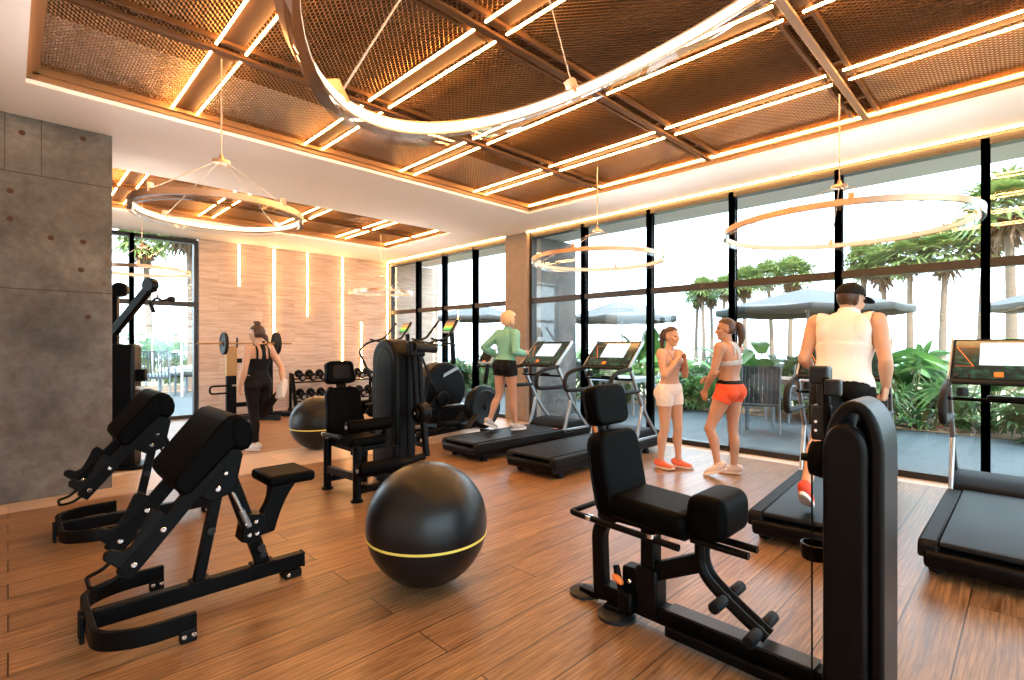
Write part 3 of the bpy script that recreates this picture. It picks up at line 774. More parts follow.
    f = G().lathe([(.07, 0), (.07, .014), (.058, .022), (0, .024)], (1.215, -.12, .035), n=24).build('foot_plate', M['dark'], t); bolt(t, (1.205, -.13, .061), (0, 0, 1), .013)
    G().bb((1.15, -.17, 0), (1.30, -.06, .036)).build('foot_bracket', B, t, bevel=.01)
    return t
leg_machine()

# --- leg extension machine in the middle distance
def leg_extension():
    t = thing('leg_extension_machine', 'black leg extension machine with tower and roller pads beside the ball', 'exercise machine', (2.45, 5.10, 0), -PI / 2)
    B = M['black']
    for lx in (.22, .82):
        G().cyl((lx, -.2, 0), (lx, -.2, .50), .038, n=18).lathe([(.055, 0), (.055, .015), (.04, .025)], (lx, -.2, 0), n=18).build('front_post', B, t)
        G().cyl((lx, .2, 0), (lx, .2, .45), .034, n=16).build('rear_post', B, t)
        G().bar((lx, -.2, .10), (lx, .45, .10), .05, .06).build('cross_tube', B, t, bevel=.006)
    G().bar((.22, -.2, .20), (.82, -.2, .22), .045, .07).build('side_brace', B, t, bevel=.006)
    G().bar((.22, .2, .12), (.95, .2, .12), .05, .06).build('side_brace', B, t, bevel=.006)
    G().tube(roundpath([(.82, -.17, .13), (1.0, -.05, .13), (1.0, .4, .13)], .1), .022, 10).build('front_bar', B, t)
    G().bb((.18, -.17, .42), (.70, .17, .46)).build('seat_plate', B, t, bevel=.006)
    cushion('seat', (.45, 0, .50), (.50, .38, .09), t, .035)
    Rb = ry(-.22)
    prof = []
    for i in range(28):
        a = 2 * PI * i / 28; ca, sa = math.cos(a), math.sin(a)
        prof.append((math.copysign(abs(ca) ** .35, ca) * (.185 + .02 * (sa < 0)), math.copysign(abs(sa) ** .35, sa) * .235))
    def fn(y, x, z): q = Rb @ V((x, 0, z)); return (q.x + .17, y, q.z + .755)
    G().prism(prof, -.045, .045, fn).build('backrest', M['vinyl'], t, bevel=.022, seg=4, sharp=80)
    def fn2(y, x, z): q = Rb @ V((x, 0, z)); return (q.x + .07, y, q.z + 1.135)
    G().prism([(a * .80, b * .50) for a, b in prof], -.045, .045, fn2).build('headrest', M['vinyl'], t, bevel=.02, seg=4, sharp=80)
    G().prism([(a * .48, b * .30) for a, b in prof], .044, .050, fn2).build('headrest_panel', M['black2'], t, bevel=.003)
    G().bar((.14, 0, .90), (.09, 0, 1.04), .10, .03, (1, 0, 0)).bar((.22, 0, .45), (.10, 0, .92), .10, .03, (1, 0, 0)).build('back_bracket', B, t, bevel=.006)
    for y in (-.2, .16):
        G().cyl((.17, y, .53), (.52, y - .02, .55), .022, n=14).build('side_handle', M['grip'], t)
        G().lathe([(0, 0), (.02, .0), (.024, .012), (.02, .03), (0, .032)], (.15, y, .53), (-1, 0, 0), 14).build('handle_knob', M['chrome'], t)
    def roller(name, lx, z, y0, y1, r):
        G().lathe([(0, 0), (r * .55, 0), (r * .92, .01), (r, .03), (r, y1 - y0 - .03), (r * .92, y1 - y0 - .01), (r * .55, y1 - y0), (0, y1 - y0)], (lx, y0, z), (0, 1, 0), 26).build(name, M['vinyl'], t)
        G().lathe([(0, 0), (.018, 0), (.018, .01), (0, .012)], (lx, y0, z), (0, -1, 0), 14).build('roller_cap', M['alu'], t)
    roller('thigh_roller', .66, .655, -.22, .25, .060); roller('shin_roller', .93, .305, -.25, .17, .068)
    G().cyl((.93, .15, .305), (.93, .45, .33), .035, n=14).build('roller_arm', B, t)
    G().cyl((.66, .2, .655), (.55, .2, .46), .025, n=12).bb((.50, -.1, .36), (.62, .02, .5)).build('roller_bracket', B, t)
    # tower with rounded top and three ribs
    def tower_prof(w0, w1, zs, zt):
        c = (w0 + w1) / 2; r = (w1 - w0) / 2
        return [(w0, .02)] + [(c + r * math.cos(PI - PI * i / 14), zs + (zt - zs) * math.sin(PI * i / 14)) for i in range(15)] + [(w1, .02)]
    G().prism(tower_prof(.14, .62, 1.26, 1.48), .33, .57).build('tower_shroud', M['black2'], t, bevel=.03, seg=4)
    G().prism(tower_prof(.22, .56, 1.20, 1.40), .325, .36).build('front_cover', M['black2'], t, bevel=.015, seg=3)
    G().bb((.615, .36, .05), (.635, .41, 1.30)).bb((.615, .46, .05), (.635, .51, 1.30)).build('side_rib', M['black2'], t, bevel=.008)
    G().bb((.28, .30, 0), (.72, .66, .04)).build('tower_base', B, t, bevel=.01)
    # lever with pivot disc
    G().bb((.68, .40, 1.30), (.78, .58, 1.46)).build('lever_head', M['black2'], t, bevel=.02, seg=3)
    G().cyl((.78, .44, 1.40), (.78, .70, 1.38), .045, n=18).build('lever_grip', M['grip'], t)
    for y in (.46, .52): G().cyl((.74, y, 1.34), (.80, y, .80), .032, n=14).build('lever_tube', B, t)
    G().lathe([(0, -.06), (.09, -.06), (.11, -.04), (.11, .04), (.09, .06), (.05, .06), (.045, .08), (0, .08)], (.82, .50, .74), (0, -1, 0), 32).build('pivot_disc', M['black2'], t)
    bolt(t, (.82, .415, .74), (0, -1, 0), .02)
    G().bar((.84, .50, .70), (.95, .47, .33), .05, .06, (1, 0, 0)).build('lower_arm', B, t, bevel=.01)
    return t
leg_extension()

# --- cross trainers
def cross_trainer(label, loc, rz_):
    t = thing('cross_trainer', label, 'exercise machine', loc, rz_, 'cross trainers by the windows')
    B = M['black']
    G().bar((-.05, -.28, .04), (-.05, .28, .04), .07, .06).bar((1.55, -.28, .04), (1.55, .28, .04), .07, .06).bar((-.05, 0, .07), (1.55, 0, .07), .12, .08).build('base_frame', B, t, bevel=.01)
    # drive housing: big rounded drum in front
    out = [(.42, .18), (.34, .45)]
    for i in range(15):
        a = math.radians(155 - 205 * i / 14); out.append((.76 + .42 * math.cos(a), .72 + .42 * math.sin(a)))
    out += [(1.0, .18)]
    G().prism(out, -.16, .16).build('drive_housing', M['black2'], t, bevel=.04, seg=4)
    G().prism([(.70, .90), (.72, .96), (.98, 1.07), (1.02, 1.03)], -.172, -.158).build('silver_slash', M['alu'], t, bevel=.003)
    G().prism([(.55, .10), (.60, .40), (1.12, .45), (1.18, .10)], -.21, .21).build('lower_cowl', M['black2'], t, bevel=.02, seg=3)
    G().bb((.62, -.215, .44), (1.12, .215, .46)).build('cowl_edge', M['alu'], t, bevel=.006)
    for s in (-1, 1):
        # pedal arm: a long rounded plate with a foot pedal
        pa = [(.02, .30), (.10, .22), (.28, .20), (.52, .30), (.66, .62), (.60, .70), (.50, .66), (.34, .44), (.10, .40)]
        G().prism(pa, s * .25 - .022, s * .25 + .022).build('pedal_arm', B, t, bevel=.015, seg=3)
        G().bb((.06, s * .25 - .075, .41), (.42, s * .25 + .075, .45)).build('pedal', M['rubber'], t, bevel=.015)
        G().lathe([(0, -.05), (.10, -.05), (.12, -.03), (.12, .03), (.10, .05), (0, .05)], (.60, s * .27, .58), (0, 1, 0), 26).build('crank_disc', M['black2'], t)
        # moving pole and curved handlebar
        G().bar((.58, s * .25, .58), (.40, s * .25, .84), .05, .055, (1, 0, 0)).build('swing_pole', B, t, bevel=.012)
        hp = catmull([(.41, s * .25, .82), (.30, s * .26, 1.08), (.21, s * .28, 1.30), (.36, s * .29, 1.45), (.66, s * .29, 1.53), (.76, s * .28, 1.62), (.92, s * .25, 1.82)], 6)
        G().tube(hp, .019, 10).build('handlebar', M['grip'], t)
    fp = roundpath([(1.0, -.10, 1.42), (.86, -.24, 1.42), (.40, -.27, 1.52)], .05); G().tube(fp, .016, 10).build('fixed_handle', M['grip'], t)
    fp = roundpath([(1.0, .10, 1.42), (.86, .24, 1.42), (.40, .27, 1.52)], .05); G().tube(fp, .016, 10).build('fixed_handle', M['grip'], t)
    G().bar((1.04, 0, 1.1), (1.0, 0, 1.66), .07, .06, (1, 0, 0)).build('console_mast', B, t, bevel=.012)
    R = ry(-1.05); c = V((.98, 0, 1.72))
    G().box(c, (.24, .32, .045), R).build('console', M['alu'], t, bevel=.015, seg=3)
    sc = G().box((0, 0, 0), (.19, .27, .006)).build('screen', M['screen2'], t, smooth=False); sc.location = c + R @ V((0, 0, .0235)); sc.rotation_euler = (0, -1.05, 0)
    return t
def screen2():
    m, t, b = nt('console_screen')
    tc = t.nodes.new('ShaderNodeTexCoord'); sx = t.nodes.new('ShaderNodeSeparateXYZ'); lk(t, tc.outputs['Generated'], sx.inputs[0])
    r = ramp(t, [(.0, (.02, .05, .02)), (.18, (.05, .5, .12)), (.5, (.75, .8, .1)), (.55, (.9, .25, .05)), (.8, (.7, .3, .1)), (.95, (.05, .06, .05))]); lk(t, sx.outputs[0], r.inputs[0])
    b.inputs['Base Color'].default_value = (.01, .01, .01, 1); b.inputs['Roughness'].default_value = .15
    lk(t, r.outputs[0], b.inputs['Emission Color']); b.inputs['Emission Strength'].default_value = .8
    return m
M['screen2'] = screen2()
ct = cross_trainer('cross trainer with curved handles nearer the running person', (4.25, 6.75, 0), 0)
dup(ct, (4.20, 8.0, 0), 0, 'cross trainer mostly hidden behind the leg extension tower')

# --- rowing machine
def rower():
    t = thing('rowing_machine', 'rowing machine with big black flywheel beside the running person', 'exercise machine', (4.12, 6.08, 0), 0)
    B = M['black']
    G().bar((0, 0, .14), (1.30, 0, .20), .09, .09).build('rail', B, t, bevel=.012)
    G().bar((0, -.22, .03), (0, .22, .03), .06, .06).bar((0, 0, .05), (0, 0, .14), .06, .06, (1, 0, 0)).build('rear_foot', B, t, bevel=.01)
    G().bar((1.40, -.24, .03), (1.40, .24, .03), .06, .06).build('front_foot', B, t, bevel=.01)
    cushion('seat', (.55, 0, .25), (.24, .30, .06), t, .02)
    G().bb((.46, -.06, .18), (.64, .06, .235)).build('seat_carriage', M['dark'], t, bevel=.008)
    G().lathe([(0, -.08), (.26, -.08), (.325, -.065), (.34, -.03), (.34, .03), (.325, .065), (.26, .08), (0, .08)], (1.22, 0, .44), (0, 1, 0), 48).build('flywheel', M['black2'], t)
    G().lathe([(.25, -.092), (.26, -.095), (.28, -.088), (.28, -.078), (.25, -.078)], (1.22, 0, .44), (0, 1, 0), 48).build('flywheel_ring', M['dark'], t)
    G().lathe([(0, -.13), (.05, -.13), (.06, -.10), (0, -.10)], (1.22, 0, .46), (0, 1, 0), 20).build('hub', M['dark'], t)
    G().bar((1.28, 0, .80), (1.34, 0, 1.12), .06, .05, (1, 0, 0)).build('console_mast', B, t, bevel=.012)
    G().tube([(1.32, -.24, 1.08), (1.32, .24, 1.08)], .018, 10).build('handle', M['grip'], t)
    R = ry(-1.0); c = V((1.33, 0, 1.24))
    G().box(c, (.28, .30, .04), R).build('console', M['alu'], t, bevel=.02, seg=3)
    G().box(c + R @ V((.01, 0, .022)), (.22, .25, .008), R).build('screen', M['black2'], t)
    for y in (-.08, 0, .08): G().box(c + R @ V((-.105, y, .022)), (.03, .05, .012), R).build('button', M['orange'] if y == 0 else M['dark'], t)
    for s in (-1, 1): G().box((.86, s * .16, .27), (.28, .12, .03), ry(-.7)).build('footrest', M['dark'], t, bevel=.01)
    return t
rower()

# --- dumbbell rack and dumbbells
RX0, RX1, RY = 4.30, 6.25, 11.02
t = thing('dumbbell_rack', 'low black two-tier dumbbell rack along the pale wall', 'rack', ((RX0 + RX1) / 2, RY, 0))
hl = (RX1 - RX0) / 2
for s in (-1, 1):
    x = s * (hl - .03)
    G().bar((x, -.24, .03), (x, .24, .03), .06, .06).build('foot_bar', M['black'], t, bevel=.008)
    G().bar((x, -.16, .03), (x, .08, .80), .055, .07, (1, 0, 0)).bar((x, .16, .03), (x, .16, .82), .05, .05, (1, 0, 0)).build('upright', M['black'], t, bevel=.008)
tiers = [(-.05, .66), (-.12, .26)]
for y, z in tiers:
    g = G()
    for dy in (-.09, .09): g.bar((-hl, y + dy, z + dy * .35), (hl, y + dy, z + dy * .35), .05, .03)
    g.build('shelf_rails', M['black'], t, bevel=.005)
def dumbbell(loc, label):
    d = thing('dumbbell', label, 'dumbbell', loc, 0, 'dumbbells on the rack')
    G().cyl((0, -.07, 0), (0, .07, 0), .015, n=12).build('handle', M['alu'], d)
    for s in (-1, 1):
        h = G().lathe([(0, 0), (.066, 0), (.082, .012), (.082, .068), (.066, .08), (0, .08)], (0, s * .065, 0), (0, s, 0), 24).build('head', M['rubber'], d)
        G().lathe([(0, 0), (.042, 0), (.039, .004), (0, .005)], (0, s * .145, 0), (0, s, 0), 20).build('end_cap', M['alu'], h)
    return d
d0 = None
for k, (y, z) in enumerate(tiers):
    for i in range(8):
        x = RX0 + .16 + i * .229
        lab = 'round black dumbbell, %s from the left on the %s tier' % (ORD[i], ('upper', 'lower')[k])
        p = (x, RY + y, z + .108)
        if d0 is None: d0 = dumbbell(p, lab); d0.rotation_euler = (.34, 0, 0)
        else:
            c = dup(d0, p, None, lab)

# --- barbell stand with barbell
def rack():
    t = thing('barbell_stand', 'barbell stand with brass-coloured upright in front of pale wall', 'rack', (3.0, 10.6, 0))
    B = M['black']
    G().bb((-.085, -.045, .05), (.085, .045, 1.30)).build('upright', B, t, bevel=.008)
    G().bb((-.09, -.053, .84), (.09, .053, 1.40)).build('upright_sleeve', M['brass'], t, bevel=.006)
    G().bar((.72, .05, .05), (.72, .05, 1.48), .08, .10, (1, 0, 0)).build('upright', B, t, bevel=.008)
    for x in (-.10, .10): G().prism([(x - .012, 1.36), (x + .012, 1.36), (x + .018, 1.56), (x - .006, 1.56)], -.03, .03).build('bar_hook', M['dark'], t, bevel=.004)
    for z in (1.12, .28): G().bar((.06, .02, z), (.70, .04, z), .06, .085).build('cross_tube', B, t, bevel=.006)
    G().bar((-.25, .05, .05), (.95, .05, .05), .08, .08).bar((0, .05, .05), (.62, -.62, .05), .08, .08).bar((.72, .05, .05), (1.06, -.40, .05), .08, .08).build('base_frame', B, t, bevel=.01)
    for x, y in ((.62, -.62), (1.06, -.40)): G().box((x, y, .05), (.11, .09, .10), rz(-.8)).build('foot', M['rubber'], t, bevel=.01)
    G().tube(roundpath([(.0, -.06, .66), (-.38, -.10, .66), (-.38, -.10, .52), (.0, -.06, .52)], .06), .018, 8).build('dip_handle', B, t)
    G().tube(roundpath([(.0, -.08, .66), (.30, -.22, .66), (.32, -.22, .56), (.26, -.20, .36)], .05), .016, 8).build('hook_handle', M['alu'], t)
    G().bar((.52, -.02, .10), (.58, .0, 1.5), .05, .05, (1, 0, 0)).build('safety_arm', B, t, bevel=.006)
    b = thing('barbell', 'loaded barbell resting on the barbell stand', 'barbell', (3.23, 10.56, 1.45))
    G().cyl((-.80, 0, 0), (.88, 0, 0), .015, n=14).build('bar', M['brass'], b)
    for x, r in ((-.36, .21), (.58, .225)):
        G().lathe([(0, -.03), (.05, -.03), (.06, -.02), (r - .04, -.02), (r - .02, -.032), (r, -.025), (r, .025), (r - .02, .032), (r - .04, .02), (.06, .02), (0, .03)], (x, 0, 0), (1, 0, 0), 40).build('weight_plate', M['plate'], b)
        G().cyl((x - .07, 0, 0), (x + .07, 0, 0), .027, n=16).build('sleeve_collar', M['brass'], b)
    return t
M['plate'] = mat('worn_black_plate', (.012, .010, .009), .55, spec=.25)
rack()

# --- cable machine half hidden by the concrete wall
def cable():
    t = thing('cable_machine', 'tall black cable machine beside the concrete wall with raised boom arm', 'exercise machine', (.95, 7.40, 0), -.45)
    B = M['black']
    G().bb((-.15, -.13, .02), (.15, .13, 1.43)).build('stack_cabinet', M['black2'], t, bevel=.035, seg=4)
    G().bb((-.175, -.135, .05), (-.145, .135, 1.42)).build('silver_side', M['alu'], t, bevel=.012)
    G().bb((-.26, -.2, 0), (.25, .2, .04)).build('base', B, t, bevel=.01)
    G().bar((-.13, .10, 1.3), (-.13, .10, 2.10), .09, .11, (1, 0, 0)).build('mast', B, t, bevel=.012)
    G().lathe([(0, -.05), (.07, -.05), (.085, -.03), (.085, .03), (.07, .05), (0, .05)], (-.06, .10, 2.07), (0, 1, 0), 28).build('mast_pulley', M['black2'], t)
    G().bar((-.10, .0, 1.55), (.32, -.22, 2.06), .07, .10).build('boom_arm', B, t, bevel=.015)
    G().lathe([(0, -.045), (.07, -.045), (.085, -.03), (.085, .03), (.07, .045), (0, .045)], (.34, -.23, 2.10), (.46, .88, 0), 28).build('boom_pulley', M['black2'], t)
    G().cyl((.41, -.25, 2.08), (.42, -.25, 1.98), .006, n=8).lathe([(.012, -.006), (.022, 0), (.012, .006), (.006, 0)], (.42, -.25, 1.97), (0, 1, 0), 16).build('carabiner', M['chrome'], t)
    h = G().tube(catmull([(.37, -.27, 1.83), (.38, -.26, 1.93), (.42, -.25, 1.95), (.46, -.24, 1.93), (.52, -.22, 1.95)], 5), .014, 8).build('strap', M['grip'], t)
    G().cyl((.36, -.30, 1.90), (.37, -.22, 1.80), .02, n=12).build('grip_handle', M['grip'], t); G().ell((.54, -.21, 1.95), (.045, .03, .035)).build('grip_handle', M['grip'], t)
    G().bb((.14, -.08, 1.00), (.24, .02, 1.14)).build('adjust_block', B, t, bevel=.01)
    G().tube(roundpath([(.13, -.05, .92), (.28, -.12, .92), (.36, -.14, .80), (.36, -.14, .62)], .12, 7), .024, 10).build('white_handle', M['white_plastic'], t)
    return t
cable()
# ------------------------------------------------------------------ people
def skin_mat(name, col):
    m = mat(name, col, .5, var=.06, bscale=20); b = m.node_tree.nodes['Principled BSDF']
    b.inputs['Subsurface Weight'].default_value = .08; b.inputs['Subsurface Radius'].default_value = (.02, .008, .004); return m
M['skin_a'] = skin_mat('skin_tan', (.58, .32, .20)); M['skin_b'] = skin_mat('skin_warm', (.47, .24, .145)); M['skin_c'] = skin_mat('skin_light', (.58, .33, .215))
M['hair_brown'] = mat('brown_hair', (.06, .027, .013), .45, var=.4, bscale=60); M['hair_dark'] = mat('dark_brown_hair', (.045, .02, .01), .45, var=.4, bscale=60); M['hair_blonde'] = mat('blonde_hair', (.66, .42, .25), .45, var=.3, bscale=60)
M['eye'] = mat('eye_dark', (.04, .025, .02), .2); M['lip'] = mat('lips', (.5, .16, .13), .45)
def fabric(n, c, r=.8, var=.08, bs=40, bump=.1): return mat(n, c, r, var=var, bscale=bs, bump=bump, spec=.15)

def basis(f, u):
    f = V(f).normalized(); u = V(u); u = (u - f * u.dot(f)).normalized(); l = u.cross(f).normalized(); return f, l, u

def hand(g, w, fd, pn, thumb, curl=.4, k=1.0):
    """w wrist, fd finger direction, pn palm normal, thumb: sideways direction of the thumb"""
    w = V(w); fd = V(fd).normalized(); pn = V(pn); pn = (pn - fd * pn.dot(fd)).normalized(); sd = fd.cross(pn).normalized()
    if sd.dot(V(thumb)) < 0: sd = -sd
    P = [w, w + fd * .03 * k, w + fd * .065 * k, w + fd * .092 * k]
    g.limb(P, [(.026 * k, .019 * k), (.034 * k, .017 * k), (.041 * k, .015 * k), (.039 * k, .012 * k)], 12, 3, pn)
    for i, (o, L) in enumerate(((.030, .074), (.0105, .083), (-.0095, .077), (-.029, .062))):
        b = w + fd * (.088 - abs(o - .005) * .25) * k + sd * o * k; q = [b]; d = fd.copy()
        for j, f in enumerate((.45, .31, .24)):
            a = curl * (.75 + .15 * j + .05 * i); rot = Matrix.Rotation(a, 3, fd.cross(pn)); d = rot @ d
            q.append(q[-1] + d * L * f * k)
        g.limb(q, [.0095 * k, .0088 * k, .008 * k, .0065 * k], 8, 2, pn)
    b = w + fd * .025 * k + sd * .026 * k
    d1 = (fd * .65 + sd * .75 + pn * .25).normalized(); d2 = (fd * .85 + sd * .25 + pn * (.25 + .5 * curl)).normalized()
    g.limb([b, b + d1 * .036 * k, b + d1 * .036 * k + d2 * .03 * k, b + d1 * .036 * k + d2 * .054 * k], [.013 * k, .0115 * k, .0095 * k, .007 * k], 8, 2, pn)

def person(label, loc, yaw, J, male=False, k=1.0, skin='skin_a', voxel=.0062):
    """continuous body surface from joints J (metres, x forward, y left, z up)"""
    J = {a: (V(b) if not isinstance(b, (int, float)) else b) for a, b in J.items()}
    g = G()
    pel, chest, neck, head = J['pel'], J['chest'], J['neck'], J['head']
    latH = (J['hipL'] - J['hipR']).normalized(); latS = (J['shL'] - J['shR']).normalized()
    def st(c, lat, up, hw, hd, off=0):
        f = lat.cross(up).normalized(); return c + f * off, lat, f, hw, hd
    up1 = (chest - pel).normalized(); up2 = (neck - chest).normalized()
    m = male
    L1 = (chest - pel).length; L2 = (neck - chest).length
    rows = [st(pel - up1 * .115, latH, up1, .085, .07, -.01), st(pel - up1 * .06, latH, up1, .148 if m else .158, .108, -.012), st(pel, latH, up1, .163 if m else .165, .115, -.008),
            st(pel + up1 * L1 * .33, latH.lerp(latS, .3), up1, .155 if m else .135, .103 if m else .088, 0), st(pel + up1 * L1 * .62, latH.lerp(latS, .5), up1, .152 if m else .118, .10 if m else .083, .004),
            st(chest, latS, up1, .172 if m else .135, .115 if m else .096, .004), st(chest + up2 * L2 * .36, latS, up2, .190 if m else .147, .124 if m else .103, .004),
            st(chest + up2 * L2 * .66, latS, up2, .185 if m else .145, .105 if m else .088, -.004), st(chest + up2 * L2 * .86, latS, up2, .135 if m else .105, .075 if m else .062, -.012), st(neck, latS, up2, .068 if m else .052, .062 if m else .05, -.008)]
    cs = catmull([r[0] for r in rows], 4); hw = catmull_f([r[3] for r in rows], 4); hd = catmull_f([r[4] for r in rows], 4)
    ls = catmull([r[1] for r in rows], 4); fs_ = catmull([r[2] for r in rows], 4); n = 28; vs = []; fc = []
    for i, c_ in enumerate(cs):
        for q in range(n):
            a = 2 * PI * q / n; ca, sa = math.cos(a), math.sin(a)
            vs.append(c_ + ls[i].normalized() * math.copysign(abs(ca) ** .85, ca) * hw[i] + fs_[i].normalized() * math.copysign(abs(sa) ** .9, sa) * hd[i])
    for i in range(len(cs) - 1):
        for q in range(n): r = (q + 1) % n; fc.append((i * n + q, i * n + r, (i + 1) * n + r, (i + 1) * n + q))
    fc.append(tuple(range(n))[::-1]); fc.append(tuple((len(cs) - 1) * n + q for q in range(n))); g.add(vs, fc)
    fS = latS.cross(up2).normalized(); fH = latH.cross(up1).normalized()
    RS = Matrix((fS, latS, up2)).transposed(); RH = Matrix((fH, latH, up1)).transposed()
    if not m:
        for s in (-1, 1): g.ell(chest + up2 * L2 * .30 + fS * .078 + latS * s * .068, (.052, .055, .056), RS)
    else:
        for s in (-1, 1): g.ell(chest + up2 * L2 * .45 + fS * .08 + latS * s * .085, (.045, .085, .065), RS); g.ell(chest + up2 * L2 * .45 - fS * .07 + latS * s * .10, (.045, .07, .10), RS)
    for s in (-1, 1): g.ell(pel - up1 * .055 - fH * .062 + latH * s * .078, (.072, .078, .085), RH)
    # neck and head
    hf, hl, hu = basis(J['hf'], J.get('hu', (0, 0, 1)))
    g.limb([neck - up2 * .03, neck + (head - neck) * .4, head - hu * .03 - hf * .02], [.066 if m else .05, .058 if m else .046, .056 if m else .046], 14, 4)
    Rh = Matrix((hf, hl, hu)).transposed(); q = .94 * (1.04 if m else 1)
    def hp(f, l, u): return head + hf * f * q + hl * l * q + hu * u * q
    def he(f, l, u, rf, rl, ru): g.ell(hp(f, l, u), (rf * q, rl * q, ru * q), Rh)
    he(-.012, 0, .028, .098, .077, .096); he(.022, 0, -.03, .068, .061, .088); he(.05, 0, -.095, .034, .036 if not m else .042, .024); he(.03, 0, -.08, .05, .052, .03)
    for s in (-1, 1):
        he(.062, s * .036, -.022, .026, .026, .026); he(-.006, s * .077, -.01, .02, .009, .032)
    he(.078, 0, .032, .014, .048, .013)
    g.limb([hp(.083, 0, .02), hp(.096, 0, -.012), hp(.104, 0, -.03)], [.008, .010, .013], 8, 3); he(.09, 0, -.034, .014, .018, .009)
    he(.082, 0, -.058, .012, .023, .007); he(.080, 0, -.068, .012, .021, .008)
    # limbs
    A = 1.16 if m else 1.0
    for S, sg in (('L', 1), ('R', -1)):
        sh, el, wr = J['sh' + S], J['el' + S], J['wr' + S]
        g.ell(sh + latS * sg * -.004, (.062 * A, .058 * A, .068 * A), RS)
        g.limb([sh - latS * sg * .05 + up2 * .01, sh, sh.lerp(el, .4), sh.lerp(el, .8), el], [.055 * A, .052 * A, .047 * A, .039 * A, .038 * A], 14, 3)
        g.limb([el, el.lerp(wr, .25), el.lerp(wr, .65), wr], [.038 * A, .041 * A, .032 * A, (.026 * A, .021 * A)], 14, 3)
        hd_ = J['hand' + S]
        hand(g, wr, hd_, J['palm' + S], J['thumb' + S], J.get('curl' + S, .5), 1.06 if m else .95)
        hi, kn, an, to = J['hip' + S], J['kn' + S], J['an' + S], J['to' + S]
        T = 1.05 if m else 1.0
        back = ((hi - kn).normalized().cross(latH)).normalized()
        if back.dot(fH) > 0: back = -back
        g.limb([hi + (hi - kn).normalized() * .04, hi.lerp(kn, .15), hi.lerp(kn, .45), hi.lerp(kn, .82), kn], [.088 * T, .090 * T, .077 * T, .058 * T, .055 * T], 16, 4)
        kd = (an - kn).normalized(); bk = (hi + an - kn * 2); bk = bk - kd * bk.dot(kd)
        bk = bk.normalized() if bk.length > .03 else -fH
        if bk.length < .5: bk = -fH
        g.limb([kn, kn.lerp(an, .15) + bk * .006, kn.lerp(an, .35) + bk * .016, kn.lerp(an, .7) + bk * .006, an], [.053 * T, .051 * T, .055 * T, .039 * T, .033 * T], 16, 4)
        td = (to - an); tf = td.normalized(); un = (an - kn).normalized() * -1; un = (un - tf * un.dot(tf)).normalized()
        heel = an - un * .035 - tf * .045
        g.limb([heel, an - un * .03 + tf * .02, an.lerp(to, .55) - un * .015, to], [(.029, .032), (.034, .038), (.038, .025), (.030, .013)], 12, 3, un)
    raw = g.mesh('raw'); tmp = bpy.data.objects.new('raw', raw); COL.objects.link(tmp)
    md = tmp.modifiers.new('r', 'REMESH'); md.mode = 'VOXEL'; md.voxel_size = voxel
    sm = tmp.modifiers.new('s', 'SMOOTH'); sm.factor = .5; sm.iterations = 3
    dg = bpy.context.evaluated_depsgraph_get(); me = bpy.data.meshes.new_from_object(tmp.evaluated_get(dg))
    bpy.data.objects.remove(tmp); bpy.data.meshes.remove(raw)
    me.name = 'person'; me.shade_smooth(); me.materials.clear(); me.materials.append(M[skin])
    o = bpy.data.objects.new('person', me); COL.objects.link(o); o.location = loc; o.rotation_euler = (0, 0, yaw); o.scale = (k,) * 3
    tag(o, label, 'person')
    co = np.empty(len(me.vertices) * 3); me.vertices.foreach_get('co', co); co = co.reshape(-1, 3)
    no = np.empty(len(me.vertices) * 3); me.vertices.foreach_get('normal', no); no = no.reshape(-1, 3)
    bones = [('head', head - hu * .05, head + hu * .05, .08, .08), ('neck', neck, head - hu * .09, .05, .05), ('chest', chest, neck - up2 * .05, .13, .12), ('abdo', pel + up1 * .05, chest, .125, .12), ('pelvis', J['hipL'], J['hipR'], .10, .10)]
    for S in 'LR':
        td = (J['to' + S] - J['an' + S]).normalized()
        bones += [('uarm' + S, J['sh' + S], J['el' + S], .05, .04), ('farm' + S, J['el' + S], J['wr' + S], .04, .025), ('hand' + S, J['wr' + S] + V(J['hand' + S]).normalized() * .02, J['wr' + S] + V(J['hand' + S]).normalized() * .15, .03, .03),
                  ('thigh' + S, J['hip' + S], J['kn' + S], .085, .055), ('shin' + S, J['kn' + S], J['an' + S], .053, .035), ('foot' + S, J['an' + S] - td * .05 + V((0, 0, -.02)), J['to' + S], .04, .04)]
    best = np.full(len(co), 1e9); bi = np.zeros(len(co), int); bt = np.zeros(len(co))
    for i, (nm, a, b, ra, rb) in enumerate(bones):
        a = np.array(a); b = np.array(b); d = b - a; t = np.clip(((co - a) @ d) / (d @ d), 0, 1)
        ds = np.linalg.norm(co - a - t[:, None] * d, axis=1) - (ra + (rb - ra) * t)
        w_ = ds < best; best[w_] = ds[w_]; bi[w_] = i; bt[w_] = t[w_]
    names = np.array([b[0] for b in bones])[bi]
    P = dict(o=o, me=me, co=co, no=no, name=names, t=bt, J=J, hf=hf, hl=hl, hu=hu, head=head, q=q, up1=up1, up2=up2, fS=fS, latS=latS, fH=fH, latH=latH, L1=L1, L2=L2)
    rel = co - np.array(head); P['f'] = rel @ np.array(hf) / q; P['l'] = rel @ np.array(hl) / q; P['u'] = rel @ np.array(hu) / q
    P['s1'] = (co - np.array(pel)) @ np.array(up1); P['s2'] = (co - np.array(chest)) @ np.array(up2); P['lat'] = (co - np.array(chest)) @ np.array(latS); P['fr'] = (co - np.array(chest)) @ np.array(fS)
    # face details
    for s in (-1, 1):
        e = G().ell((0, 0, 0), (.010, .013, .008)).build('eye', M['eye'], o); e.location = hp(.077, s * .032, .008); e.rotation_euler = Rh.to_euler()
    e = G().ell((0, 0, 0), (.010, .022, .008)).build('mouth', M['lip'], o); e.location = hp(.0845, 0, -.063); e.rotation_euler = Rh.to_euler()
